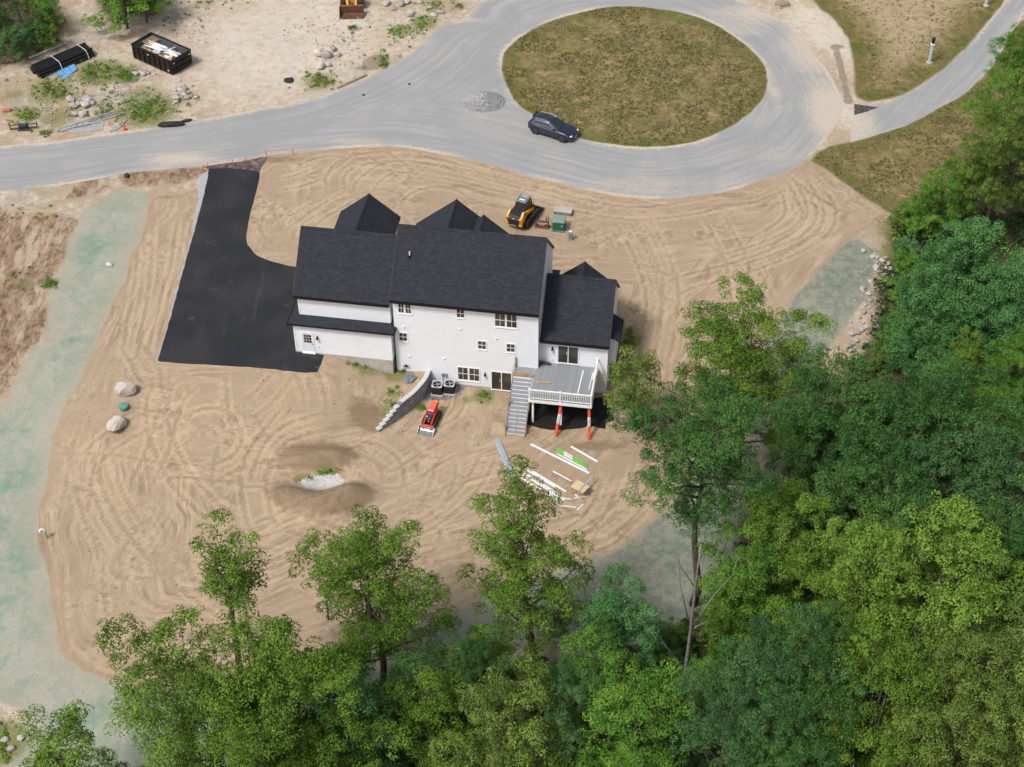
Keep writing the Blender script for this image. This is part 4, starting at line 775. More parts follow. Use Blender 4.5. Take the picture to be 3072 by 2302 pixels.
b=MB(); bucket(b,1.06,.62,1.24,.42); b.build('bucket',steel,ml)
# yellow compact track loader
pa,pb=G(1544,689),G(1589,634); yel=mat('machine_yellow',(.68,.34,.025),.4,0,.12,4.,dirt=(.2,.12,.05,.35)); machblk=mat('machine_black',(.022,.021,.022),.45,.1,.2,5.,dirt=(.22,.17,.12,.25)); cabg=mat('cab_grey',(.16,.175,.175),.4,.1,.12,3.)
cl=empty('track_loader',(0,0,0),math.atan2(pb.y-pa.y,pb.x-pa.x),'yellow and black compact track loader with bucket on the front soil','loader')
hd_=(pb-pa).normalized(); c_=pa+hd_*1.55; cl.location=(c_.x,c_.y,gz(c_.x,c_.y))
for s in (-1,1):
    b=MB(); track(b,2.5,.78,.42,s*.80); tk=b.build('track',tyre,cl)
    for x in (-.85,-.4,.05,.5,.9): c=MB(); c.cyl((x,s*.80,.26),.14,.45,10,'Y'); c.build('roller',dsteel,tk)
    b=MB(); b.loft([[(x,s*.62-.10,z) for x,z in ((-1.6,.65),(-1.6,1.35),(-1.15,1.72),(-.9,1.55),(.7,1.0),(.7,.8),(-.7,1.15),(-1.2,.75))],[(x,s*.62+.10,z) for x,z in ((-1.6,.65),(-1.6,1.35),(-1.15,1.72),(-.9,1.55),(.7,1.0),(.7,.8),(-.7,1.15),(-1.2,.75))]]); b.build('lift_arm',yel,cl)
    b=MB(); b.loft([[(x,s*.62-.09,z) for x,z in ((.68,1.02),(.95,.95),(1.42,.45),(1.35,.22),(1.15,.22),(.68,.78))],[(x,s*.62+.09,z) for x,z in ((.68,1.02),(.95,.95),(1.42,.45),(1.35,.22),(1.15,.22),(.68,.78))]]); b.build('arm_link',machblk,cl)
    b=MB(); b.tube([(-.95,s*.42,.75),(.55,s*.52,.92)],.05,8); b.build('cylinder',steel,cl)
    b=MB(); b.bev((-1.62,s*.60,.95),(.30,.34,.80),.05); rp=b.build('rear_pillar',yel,cl); c=MB(); c.bev((-1.78,s*.60,1.15),(.03,.16,.24),.01); c.build('tail_lamp',mat('tail_red',(.5,.06,.02),.3,0,.1,4),rp)
b=MB(); b.bev((-.2,0,.62),(2.6,1.1,.7),.08); b.build('chassis',machblk,cl)
b=MB(); b.loft([[(x,y,z) for x,y,z in ((-1.75,-.52,.55),(-1.75,.52,.55),(-.6,.52,.55),(-.6,-.52,.55))],[(-1.80,-.55,1.2),(-1.80,.55,1.2),(-.55,.55,1.3),(-.55,-.55,1.3)],[(-1.55,-.5,1.52),(-1.55,.5,1.52),(-.55,.52,1.62),(-.55,-.52,1.62)]]); eh=b.build('engine_cover',machblk,cl)
b=MB(); b.box((-1.05,0,1.60),(.62,.66,.03),Matrix.Rotation(-.1,4,'Y')@Matrix.Translation((-.16,0,-.10))); b.build('grille',dsteel,eh)
for k in range(9): b=MB(); b.box((-1.803,0,.70+k*.062),(.02,.72,.022)); b.build('louvre',dsteel,eh)
b=MB(); b.box((-1.805,0,1.28),(.02,.16,.06)); b.build('badge',pvc,eh)
for k,wd in enumerate((.05,.035,.05,.04,.05,.04)): b=MB(); b.box((-1.806,.21-.085*k,.62),(.012,wd,.07)); b.build('letter',pvc,eh)
b=MB(); b.loft([[(-.62,-.5,1.05),(-.62,.5,1.05),(.72,.5,.95),(.72,-.5,.95)],[(-.58,-.5,1.6),(-.58,.5,1.6),(.80,.5,1.5),(.80,-.5,1.5)],[(-.40,-.44,2.05),(-.40,.44,2.05),(.62,.44,2.08),(.62,-.44,2.08)]]); cb_=b.build('cab',machblk,cl)
b=MB(); b.bev((.12,0,2.11),(1.12,.98,.09),.04); b.build('roof_panel',cabg,cb_); b=MB(); b.bev((.42,0,2.165),(.42,.62,.02),.01); b.build('roof_hatch',mat('roof_glass',(.28,.34,.36),.15,0,.1,3),cb_); b=MB(); b.box((-.12,0,2.162),(.18,.5,.01)); b.build('sticker',pvc,cb_)
for s in (-1,1): b=MB(); b.add([(-.5,s*.502,1.25),(.62,s*.502,1.15),(.56,s*.462,1.95),(-.40,s*.462,1.95)],[(0,1,2,3)]); b.add([(-.5,s*.506,1.25),(.62,s*.506,1.15),(.56,s*.466,1.95),(-.40,s*.466,1.95)],[(0,1,2,3)]); b.build('side_window',glass,cb_)
b=MB(); b.bev((1.30,0,.42),(.12,1.2,.5),.03); b.build('quick_plate',machblk,cl)
b=MB(); bucket(b,1.42,.85,1.88,.62); b.build('bucket',dsteel,cl)
b=MB(); b.tube([(.85,.75,1.0),(1.0,.80,1.35),(.95,.78,1.6)],.03,6); b.tube([(.85,-.5,1.0),(1.15,-.45,1.25),(1.3,-.35,.8)],.03,6); b.tube([(.85,.3,1.1),(1.2,.3,1.3),(1.35,.25,.8)],.03,6); b.build('hose',machblk,cl)
for s in (-1,1): b=MB(); b.bev((-1.1,s*.72,1.55),(.12,.16,.28),.02); b.build('mirror',machblk,cl)
# fork frame attachment
rust=mat('rust_brown',(.16,.065,.05),.8,.1,.2,5.,.2); g=G(1626,684); fk=empty('fork_frame',g,-AL-.02,'rusty brown pallet fork frame standing between loader and green cabinet','attachment')
b=MB(); b.box((-.52,0,.38),(.14,.12,.70)); b.box((.52,0,.38),(.14,.12,.70)); b.box((0,0,.66),(.92,.10,.14)); b.box((0,0,.14),(.92,.10,.12)); b.build('frame',rust,fk); b=MB(); b.box((0,-.02,.40),(.48,.06,.24)); b.build('plate',mat('pinkish_steel',(.42,.27,.22),.7,.1,.15,5),fk); b=MB(); b.box((0,.14,.06),(1.2,.5,.08)); b.build('shelf',rust,fk)
for u in (-.5,-.34,.34,.5): b=MB(); b.tube([(u,.02,.72),(u,.06,1.0),(u,.25,1.02),(u,.32,.6)],.025,6); b.build('guard_bar',dsteel,fk)
# green transformer cabinet, small pedestal, concrete pad
g=G(1676,688); gr=mat('cabinet_green',(.028,.11,.068),.4,0,.1,4.); grt=mat('cabinet_green_top',(.19,.27,.235),.45,0,.1,4.)
tf=empty('transformer',g,-AL,'dark green steel transformer cabinet beside the house front','transformer'); b=MB(); b.bev((0,.12,.05),(1.12,1.15,.12),.02); b.build('pad',mat('green_pad',(.12,.2,.16),.7,0,.1,4),tf); b=MB(); b.bev((0,.12,.52),(.98,.98,.82),.03); b.build('cabinet',gr,tf)
b=MB(); b.loft([[(x,y+.12,.932) for x,y in ((-.52,-.52),(.52,-.52),(.52,.52),(-.52,.52))],[(x,y+.12,.985) for x,y in ((-.52,-.5),(.52,-.5),(.52,.52),(-.52,.52))],[(x,y+.12,1.04) for x,y in ((-.48,-.2),(.48,-.2),(.48,.48),(-.48,.48))]]); b.build('lid',grt,tf); b=MB(); b.box((.3,-.375,.62),(.09,.012,.08)); b.build('label_plate',pvc,tf)
g=G(1711,720); pd=empty('utility_pedestal',g,-AL,'narrow grey green utility pedestal with white label near the house gable','utility box'); b=MB(); b.bev((0,0,.42),(.34,.26,.84),.03); b.build('body',mat('pedestal_grey',(.25,.29,.27),.6,0,.1,4),pd); b=MB(); b.bev((0,0,.86),(.37,.29,.06),.02); b.build('cap',mat('pedestal_grey',(.25,.29,.27)),pd); b=MB(); b.box((0,.0,.895),(.26,.2,.008)); b.build('sticker',pvc,pd)
for i in range(3): b=MB(); b.box((0,-.135,.3+.13*i),(.24,.012,.05)); b.build('louvre',mat('pedestal_dark',(.12,.14,.13)),pd)
cpt=[Vector(at_z(*p,3.15)) for p in ((1657,633),(1664,616),(1720,623),(1712,643))]; cc=sum(cpt,Vector())/4
pd=empty('concrete_pad',(cc.x,cc.y,gz(cc.x,cc.y)),math.atan2(cpt[2].y-cpt[1].y,cpt[2].x-cpt[1].x),'pale concrete utility slab resting on the soil behind the green cabinet','concrete slab'); Lx=(cpt[2]-cpt[1]).length; Ly=(cpt[1]-cpt[0]).length; b=MB(); b.bev((0,0,.385),(Lx,Ly,.05),.02); b.build('slab',conc,pd); b=MB(); b.loft([[(x*Lx*.4,y*Ly*.4,0) for x,y in ((-1,-1),(1,-1),(1,1),(-1,1))],[(x*Lx*.48,y*Ly*.48,.355) for x,y in ((-1,-1),(1,-1),(1,1),(-1,1))]]); b.build('base',mat('pad_base',(.28,.25,.20),.9,0,.2,4),pd)
# ================================================================ CAR
def wheel(r,x,y,z,R=.345,W=.225,n=22):
    b=MB(); b.loft([[(x+R*.94*math.cos(a),y-W/2,z+R*.94*math.sin(a)) for a in np.arange(n)*2*PI/n],[(x+R*math.cos(a),y-W*.32,z+R*math.sin(a)) for a in np.arange(n)*2*PI/n],[(x+R*math.cos(a),y+W*.32,z+R*math.sin(a)) for a in np.arange(n)*2*PI/n],[(x+R*.94*math.cos(a),y+W/2,z+R*.94*math.sin(a)) for a in np.arange(n)*2*PI/n]]); wo=b.build('wheel',tyre,r,True)
    s=1 if y>0 else -1; c=MB(); c.cyl((x,y+s*W*.46,z),R*.68,.04,20,'Y'); 
    for k in range(5): M=Matrix.Translation((x,y+s*(W*.5+.012),z))@Matrix.Rotation(k*2*PI/5,4,'Y'); c.box((R*.33,0,0),(R*.62,.02,.07),M)
    c.build('rim',mat('dark_alloy',(.10,.10,.105),.35,.7,.15,6),wo)
a,bb=G(1607,402),G(1686.6,426.7); ang=math.atan2(bb.y-a.y,bb.x-a.x); fwd=Vector((math.cos(ang),math.sin(ang),0)); lef=Vector((-fwd.y,fwd.x,0)); cc=(a+bb)/2+lef*.80
car=empty('parked_car',(cc.x,cc.y,cc.z+.015),ang,'dark blue crossover car parked at the edge of the grass island','car')
paint=NT('dark_blue_paint',.22,.5); paint.col(paint.mix(paint.rng(paint.noise(paint.obj(),1.5,3),.3,.7),(.020,.030,.052),(.026,.037,.06))); paint.p.inputs['Coat Weight'].default_value=.6; paint.p.inputs['Metallic'].default_value=.35; paint=paint.m
clad=mat('black_cladding',(.016,.016,.018),.6,0,.15,6); wind=mat('car_glass',(.02,.03,.035),.05,0,.1,2,spec=.7); chrome=mat('chrome',(.7,.71,.73),.15,.9,.05,4)
b=MB(); WB=1.36
def ring(x,w,zb,zt,sh=.16): return [(x,-w*.90,zb),(x,-w,zb+.16),(x,-w*1.0,zt-sh),(x,-w*.90,zt-.03),(x,-w*.5,zt),(x,w*.5,zt),(x,w*.90,zt-.03),(x,w,zt-sh),(x,w,zb+.16),(x,w*.90,zb)]
b.loft([ring(-2.20,.70,.50,.92),ring(-2.14,.82,.34,1.02),ring(-1.85,.89,.27,1.06),ring(-1.3,.915,.26,1.06),ring(-.5,.90,.24,1.02),ring(.4,.90,.24,1.0),ring(1.0,.91,.26,.99),ring(1.6,.90,.28,.93),ring(2.0,.84,.30,.84),ring(2.2,.72,.36,.74),ring(2.28,.56,.42,.66)]); bo=b.build('body',paint,car,True)
em=bo.modifiers.new('bevel','BEVEL'); em.width=.03; em.segments=2; em.limit_method='ANGLE'
def clay(z,x0,x1,w,f=.25): return [(x0,-w*.80,z),(x0+f,-w,z),(x1-f*1.6,-w,z),(x1,-w*.70,z),(x1,w*.70,z),(x1-f*1.6,w,z),(x0+f,w,z),(x0,w*.80,z)]
b=MB(); b.loft([clay(.95,-2.10,1.08,.84),clay(1.10,-2.02,.86,.81),clay(1.36,-1.82,.40,.70),clay(1.50,-1.62,.08,.62),clay(1.54,-1.35,-.15,.54)]); cabn=b.build('cabin',paint,car,True); em=cabn.modifiers.new('bevel','BEVEL'); em.width=.03; em.segments=2; em.limit_method='ANGLE'
def pan(name,q,m,off=.006):
    c=sum((Vector(p) for p in q),Vector())/len(q); n=(Vector(q[1])-Vector(q[0])).cross(Vector(q[2])-Vector(q[0])).normalized()
    if n.dot(c-Vector((-.6,0,.9)))<0: n=-n
    b=MB(); b.loft([[tuple(Vector(p)-n*.01) for p in q],[tuple(Vector(p)+n*off) for p in q]]); return b.build(name,m,cabn)
pan('windshield',[(.90,-.56,1.09),(.90,.56,1.09),(.16,.43,1.475),(.16,-.43,1.475)],wind,.02)
pan('rear_window',[(-2.02,-.58,1.12),(-2.02,.58,1.12),(-1.70,.46,1.44),(-1.70,-.46,1.44)],wind,.015)
for s in (-1,1):
    pan('side_window',[(-1.72,s*.808,1.12),(-.72,s*.812,1.10),(-.72,s*.668,1.42),(-1.42,s*.678,1.40)],wind,.012); pan('side_window',[(-.66,s*.812,1.10),(.36,s*.812,1.10),(-.10,s*.675,1.40),(-.66,s*.668,1.42)],wind,.012)
    c=MB(); c.tube([(-1.72,s*.826,1.10),(.36,s*.826,1.085)],.012,5); c.tube([(-1.72,s*.82,1.10),(-1.45,s*.70,1.41),(-.5,s*.685,1.44),(0,s*.685,1.42),(.45,s*.80,1.1)],.014,5); c.build('window_trim',chrome,cabn)
    c=MB(); c.tube([(-1.55,s*.58,1.515),(-1.0,s*.57,1.575),(-.3,s*.57,1.57),(0,s*.585,1.52)],.018,5); c.build('roof_rail',chrome,cabn)
    c=MB(); c.bev((.52,s*.93,1.06),(.12,.20,.13),.04); c.build('mirror',clad,car)
    for x in (-WB,WB):
        c=MB(); c.loft([[(x+.43*math.cos(q),s*.80,.36+.43*math.sin(q)) for q in np.linspace(-.2,PI+.2,14)],[(x+.43*math.cos(q),s*.928,.36+.43*math.sin(q)) for q in np.linspace(-.2,PI+.2,14)],[(x+.35*math.cos(q),s*.93,.36+.35*math.sin(q)) for q in np.linspace(-.2,PI+.2,14)]],cap=False,closed=False); c.build('wheel_arch',clad,car); c=MB(); c.cyl((x,s*.80,.36),.40,.235,20,'Y'); c.build('wheel_well',clad,car)
    c=MB(); c.bev((0,s*.885,.29),(2.0,.07,.15),.02); c.build('sill',clad,car)
    c=MB(); c.bev((2.10,s*.62,.72),(.26,.26,.09),.03); c.build('headlight',mat('lamp_glass',(.75,.78,.8),.1,0,.05,3),car); c=MB(); c.bev((-2.14,s*.66,.90),(.12,.28,.11),.03); c.build('tail_light',mat('tail_red',(.5,.06,.02)),car)
    for x in (-WB,WB): wheel(car,x,s*.82,.345)
c=MB(); c.bev((2.24,0,.56),(.10,.86,.20),.03); c.build('grille',clad,car); c=MB(); c.tube([(2.2,-.55,.64),(2.29,-.40,.50),(2.31,0,.44),(2.29,.40,.50),(2.2,.55,.64)],.022,6); c.build('grille_trim',chrome,car); c=MB(); c.box((2.315,0,.44),(.012,.32,.12)); c.build('number_plate',pvc,car)
c=MB(); c.bev((-.72,0,1.545),(.66,.86,.012),.005); c.build('sunroof',wind,cabn); c=MB(); c.bev((-1.82,0,1.49),(.22,.98,.035),.015); c.build('spoiler',clad,cabn)
c=MB(); c.bev((2.1,0,.33),(.3,1.4,.14),.05); c.bev((-2.08,0,.40),(.26,1.5,.22),.05); c.build('bumper',clad,car)
# ================================================================ FAR SIDE OF THE ROAD
pA,pB,pC=G(402.6,177),G(519,229),G(568,189); ax=(pB-pA); L=ax.length; ang=math.atan2(ax.y,ax.x); Wd=abs((pC-pB).dot(Vector((-ax.y,ax.x,0)).normalized())); Wd=max(2.2,min(2.6,Wd)); ctr=(pA+pB)/2+Vector((-ax.y,ax.x,0)).normalized()*Wd/2
dm=empty('dumpster',(ctr.x,ctr.y,ctr.z),ang,'black open top roll off dumpster full of building scrap','dumpster'); dblk=mat('dumpster_black',(.017,.015,.015),.5,.2,.25,4.,.1,dirt=(.12,.08,.06,.5)); dint=mat('dumpster_inside',(.10,.125,.15),.6,.2,.2,3.,.1,dirt=(.2,.15,.1,.3)); Hd=1.55
b=MB(); b.b2((-L/2,-Wd/2,.15),(L/2,Wd/2,.22)); b.build('floor',dblk,dm)
for s in (-1,1):
    b=MB(); b.b2((-L/2,s*Wd/2-.03,.22),(L/2,s*Wd/2+.03,Hd)); sw=b.build('side_wall',dblk,dm); b=MB(); b.b2((-L/2-.05,s*Wd/2-.07,Hd),(L/2+.05,s*Wd/2+.07,Hd+.10)); b.build('rim',dblk,sw)
    b=MB(); b.b2((-L/2+.03,s*(Wd/2-.035)-.003,.23),(L/2-.03,s*(Wd/2-.035)+.003,Hd-.002)); b.build('liner',dint,sw)
    nr=8
    for k in range(nr): x=-L/2+.2+k*(L-.4)/(nr-1); b=MB(); b.b2((x-.05,s*(Wd/2+.031),.2),(x+.05,s*(Wd/2+.13),Hd-.002)); b.build('rib',dblk,sw)
for s in (-1,1):
    b=MB(); b.b2((s*L/2-.03,-Wd/2+.031,.22),(s*L/2+.03,Wd/2-.031,Hd-.001)); ew=b.build('end_wall',dblk,dm); b=MB(); b.b2((s*L/2-.08,-Wd/2+.071,Hd),(s*L/2+.08,Wd/2-.071,Hd+.10)); b.build('rim',dblk,ew)
    for z in (.55,1.05): b=MB(); b.b2((s*(L/2+.031),-Wd/2+.1,z-.05),(s*(L/2+.12),Wd/2-.1,z+.05)); b.build('rib',dblk,ew)
    b=MB(); b.b2((s*(L/2-.036)-.003,-Wd/2+.05,.23),(s*(L/2-.036)+.003,Wd/2-.05,Hd-.01)); b.build('liner',dint,ew)
for (x,y,z,dx,dy) in [(L/2+.125,-Wd/2+.25,Hd-.25,.01,.2),(L/2+.125,Wd/2-.3,Hd-.25,.01,.2),(L/2-.35,-Wd/2-.14,.55,.2,.01),(-.3,-Wd/2-.14,Hd-.2,.2,.01)]: b=MB(); b.box((x,y,z),(dx,dy,.10)); b.build('reflector',pvc,dm)
for s in (-1,1): b=MB(); b.b2((-L/2+.1,s*.55-.06,.0),(L/2-.1,s*.55+.06,.149)); b.build('skid_rail',dblk,dm)
Md=Matrix.Translation(ctr)@Matrix.Rotation(ang,4,'Z'); rd=random.Random(3)
fill=MB(); nxs=np.linspace(-L/2+.1,L/2-.1,18); nys=np.linspace(-Wd/2+.1,Wd/2-.1,9); fv=[];ff=[]
for i,x in enumerate(nxs):
    for j,y in enumerate(nys): fv.append((x,y,.75+.35*float(vnoise(np.array(x*1.3+9),np.array(y*1.3),.8))-.25*(y/Wd)))
for i in range(17):
    for j in range(8): a=i*9+j; ff.append((a,a+1,a+10,a+9))
fill.add(fv,ff); fill.add([(x,y,.23) for x,y,z in fv],[f[::-1] for f in ff]); o=fill.build('rubbish_layer',mat('mixed_rubbish',(.25,.2,.17),.9,0,.6,6.,.5),None); o.matrix_world=Md; tag(o,'mixed brown rubbish filling the dumpster bottom','rubbish',kind='stuff')
card=mat('cardboard',(.42,.27,.15),.85,0,.12,4.)
def indump(x,y,z,l,wd,h,yaw,tilt,m,lab,nm='scrap_board',g='scrap in the dumpster'):
    b=MB(); b.box((0,0,0),(l,wd,h)); me=b.mesh(nm); me.materials.append(m); o=link(bpy.data.objects.new(nm,me)); o.matrix_world=Md@Matrix.Translation((x,y,z))@Matrix.Rotation(yaw,4,'Z')@Matrix.Rotation(tilt,4,'Y'); tag(o,lab,'scrap',g)
for k in range(7): indump(-.95+rd.uniform(-.25,.25),-.15+.12*k,1.18+.02*k+rd.uniform(0,.04),2.0+rd.uniform(-.3,.3),.13,.03,.12+rd.uniform(-.12,.12),.06,pvc,'white trim offcut fanned in the left half of the dumpster')
for k in range(5): indump(1.15+rd.uniform(-.2,.2),.0+.13*k,1.16+rd.uniform(0,.08),1.6+rd.uniform(-.3,.3),.12,.03,-.05+rd.uniform(-.15,.15),rd.uniform(-.05,.05),pvc,'white trim offcut spread in the right half of the dumpster')
indump(.75,.80,1.35,1.1,.16,.05,-1.2,-.35,pvc,'white board standing up against the back of the dumpster')
for k in range(7): indump(-L/2+.75,Wd/2-.25-.20*k,1.42,.95,.06,.04,.05,.12,lum,'wooden pallet slat at the left end of the dumpster')
for k in range(6): indump(rd.uniform(-1.5,2.),rd.uniform(-1.0,-.5),1.25+rd.uniform(0,.12),rd.uniform(.4,.9),rd.uniform(.3,.5),.03,rd.uniform(0,3),rd.uniform(-.4,.4),card,'brown cardboard scrap along the front side of the dumpster')
for k in range(6): indump(rd.uniform(1.2,2.3),rd.uniform(-1.,-.3),1.25+rd.uniform(0,.12),rd.uniform(.3,.6),rd.uniform(.2,.4),.05,rd.uniform(0,3),rd.uniform(-.5,.5),pvc,'crumpled white sheet at the right end of the dumpster')
indump(-.1,-.55,1.3,.7,.45,.12,.5,.15,mat('grey_box',(.5,.52,.55),.6,0,.1,4),'pale grey carton in the middle of the dumpster')
# bundle of black drain pipe
a,c=G(108,226),G(268,158); d=(c-a); L=d.length; M=Matrix.Translation((a+c)/2)@d.to_track_quat('X','Z').to_matrix().to_4x4(); pb=empty('pipe_bundle',(0,0,0),0,'bundle of long black plastic drain pipes strapped with two bands','pipe bundle'); pb.matrix_world=M
pipe=mat('black_plastic',(.014,.014,.015),.35,0,.15,4.); n=0
for row,cnt in enumerate((7,6,5)):
    for k in range(cnt):
        b=MB(); y=(k-(cnt-1)/2)*.30; z=.17+row*.26; xo=rd.uniform(-.1,.1); b.tube([(-L/2+xo,y,z),(L/2+xo,y,z)],.148,12,False); b.tube([(-L/2+xo+.01,y,z),(L/2+xo-.01,y,z)],.13,12,True); b.build('pipe',pipe,pb,False)
for x in (-L*.12,L*.38): b=MB(); b.tube([(x,-1.12,.1),(x,-1.0,.55),(x,-.72,.87),(x,.72,.87),(x,1.0,.55),(x,1.12,.1)],.03,5); b.build('strap',pvc,pb)
a,c=G(90,177),G(199,133); b=MB(); m_=(a+c)/2; b.tube([a+Vector((0,0,.12)),m_+Vector((.1,.1,.14)),c+Vector((0,0,.12))],[.13,.12,.10],8); tag(b.build('pale_log',mat('bleached_wood',(.52,.47,.40),.9,0,.2,3.,.4)),'pale bleached log lying behind the black pipe bundle','log')
q=[G(*p) for p in ((165,226),(217,187),(233,212),(192,243))]; bl=mat('blue_sheet',(.13,.32,.55),.45,0,.15,3.,dirt=(.35,.4,.45,.3)); cen=sum(q,Vector())/4; bp=empty('blue_panel',cen,0,'pale blue panel lying on the ground in front of the black pipes','panel')
for k in range(3):
    f0,f1=k/3+.01,(k+1)/3-.01; e=lambda f,s:(q[0].lerp(q[1],f) if s else q[3].lerp(q[2],f))-cen; b=MB(); P4=[e(f0,1),e(f1,1),e(f1,0),e(f0,0)]; b.loft([[(p.x,p.y,.10) for p in P4],[(p.x,p.y,.16+.02*k) for p in P4]]); b.build('sheet',bl,bp)
b=MB(); b.tube([(q[0]-cen)+Vector((-.7,-.4,.12)),(q[0]-cen)+Vector((.1,.2,.2)),(q[1]-cen)+Vector((.1,.1,.2))],.03,5); b.build('frame_bar',steel,bp)
# galvanised conduit by the kerb
galv=mat('galvanised',(.50,.52,.53),.35,.5,.1,4.)
for k in range(7):
    a,c=G(204+k*1.0,399-k*4.0),G(308+k*.6,389-k*3.8); b=MB(); b.tube([a+Vector((0,0,.06)),c+Vector((0,0,.06))],.062,8); tag(b.build('conduit_pipe',galv),'short grey conduit length in the neat row beside the road','pipe','conduits in the roadside row')
for k,(s,e) in enumerate([((170,396),(355,341)),((176,392),(345,338)),((182,399),(362,349)),((168,400),(300,372))]):
    a,c=G(*s),G(*e); b=MB(); b.tube([a+Vector((0,0,.10+.05*k)),c+Vector((0,0,.14+.05*k))],.05,8); tag(b.build('conduit_pipe',galv),'long grey conduit crossing over the short roadside row','pipe','long roadside conduits')
for k in range(5):
    a=G(330+k*2,396-k*3); b=MB(); b.tube([a+Vector((0,0,.06)),a+Vector((.5,.25,.07)),a+Vector((.9,.7,.08)),a+Vector((1.05,1.15,.09))],.05,8); tag(b.build('conduit_elbow',galv),'curved grey conduit elbow beside the orange cone','pipe','conduit elbows')
g=G(375,391); cn=empty('traffic_cone',g,.3,'small orange traffic cone at the road edge','cone'); cor=mat('cone_orange',(.75,.11,.02),.5,0,.1,4); b=MB(); b.bev((0,0,.02),(.36,.36,.04),.01); b.build('base',cor,cn); b=MB(); b.tube([(0,0,.04),(0,0,.70)],[.14,.03],14); b.build('body',cor,cn); b=MB(); b.tube([(0,0,.34),(0,0,.46)],[.090,.068],14); b.build('band',pvc,cn)
g=G(72,388); at=empty('steel_frame',g,.1,'black steel frame attachment lying beside the road in weeds','attachment')
for (A,B,r) in [((-1.2,0,.1),(1.2,0,.15),.07),((-1.2,0,.1),(-1.2,0,.75),.06),((1.2,.1,.1),(1.2,.1,.7),.06),((-1.2,0,.5),(1.2,.05,.5),.05),((-.4,-.3,.1),(-.4,.3,.4),.06),((.4,-.3,.1),(.4,.3,.4),.06),((-.5,-.3,.1),(.5,-.3,.1),.08)]: b=MB(); b.tube([A,B],r,6); b.build('bar',dsteel,at)
b=MB(); b.bev((0,0,.35),(.7,.4,.35),.05); b.build('gear_box',dsteel,at)
g=G(20,336); b=MB(); b.tube([(-.35,0,.2),(.35,0,.2)],.20,14,False); b.tube([(-.35,0,.2),(.35,0,.2)],.15,14,False); o=b.build('clay_pipe',mat('terracotta',(.45,.18,.08),.7,0,.15,4),None,False,g,.2); tag(o,'orange clay pipe section at the left edge of the picture','pipe')
def lump(name,label,px,py,sx,sy,sz,m,seed,cat,rz=0,z=0):
    me=ROCKS[seed%6].copy(); me.materials.clear(); me.materials.append(m); g=G(px,py); o=obj(name,me,None,None,(g.x,g.y,g.z+sz*.22+z),rz); o.scale=(sx,sy,sz); return tag(o,label,cat)
lump('asphalt_lump','flat black heap of asphalt at the far road edge',515,377,2.6,1.0,.7,mat('asphalt_crumb',(.03,.028,.028),.95,0,.3,6,.6),1,'asphalt',.1); lump('asphalt_lump','small dark asphalt tail beside the black heap',560,365,1.2,.4,.4,MATS['asphalt_crumb'],2,'asphalt',.3)
lump('asphalt_lump','dark burnt patch of asphalt on the sandy clearing',867,243,1.0,1.2,.3,MATS['asphalt_crumb'],3,'asphalt'); lump('fabric_clump','bunched dark erosion cloth at the near road edge',381,530,.55,.7,.5,mat('dark_brown_cloth',(.05,.035,.028),.9,0,.2,5),4,'cloth',.6)
b=MB(); a,c=G(1012,266),G(1100,227); b.tube([a+Vector((0,0,.08)),c+Vector((0,0,.10))],.12,6); tag(b.build('timber_beam',lumg),'weathered timber lying along the far road edge','timber')
def valve(px,py,lb): g=G(px,py); b=MB(); b.cyl((0,0,.015),.14,.04,14); o=b.build('valve_cover',dsteel,None,False,(g.x,g.y,g.z+.012)); tag(o,lb,'cover')
valve(1228,253,'small round iron cover in the road nearest the gravel pile'); valve(1091,286,'small round iron cover in the road nearest the far sand')
# yellow wheel loader cut by the top edge
g1,g2=G(1019,58),G(1091,58); cen=(g1+g2)/2; wl=empty('wheel_loader',(cen.x,cen.y,cen.z),-PI/2+.03,'yellow wheel loader with rusty bucket at the top edge','loader'); bkt=mat('bucket_rust',(.13,.06,.035),.7,.2,.25,4.,.2)
Wb=(g2-g1).length; b=MB(); bucket(b,-.95,.95,Wb,.95); b.build('bucket',bkt,wl); b=MB(); b.b2((-1.0,-Wb/2,.93),(-.86,Wb/2,1.03)); b.build('bucket_lip',mat('pale_rust',(.30,.12,.06),.7,.1,.2,4),wl)
for s in (-1,1):
    wheel(wl,-2.35,s*.92,.68,.68,.46); wheel(wl,-4.8,s*.92,.68,.68,.46); b=MB(); b.loft([[(x,s*.42-.09,z) for x,z in ((-1.0,.45),(-1.0,.75),(-1.9,1.35),(-3.0,1.75),(-3.0,1.45),(-1.9,1.05))],[(x,s*.42+.09,z) for x,z in ((-1.0,.45),(-1.0,.75),(-1.9,1.35),(-3.0,1.75),(-3.0,1.45),(-1.9,1.05))]]); b.build('lift_arm',yel,wl)
    b=MB(); b.tube([(-2.6,s*.2,.8),(-1.2,s*.3,.65)],.07,8); b.build('cylinder',steel,wl)
b=MB(); b.bev((-2.6,0,.95),(1.2,.7,.7),.06); b.build('front_frame',yel,wl); b=MB(); b.bev((-5.0,0,1.3),(1.9,1.5,1.0),.1); b.build('engine_cover',yel,wl); b=MB(); b.bev((-3.6,0,1.9),(1.1,1.3,1.5),.1); cbx=b.build('cab',machblk,wl); b=MB(); b.bev((-3.6,0,2.7),(1.25,1.4,.1),.04); b.build('cab_roof',yel,cbx); b=MB(); b.cyl((-2.7,.1,1.34),.12,.14,10); b.build('lamp',mat('yellow_paint',(.75,.5,.03)),wl)
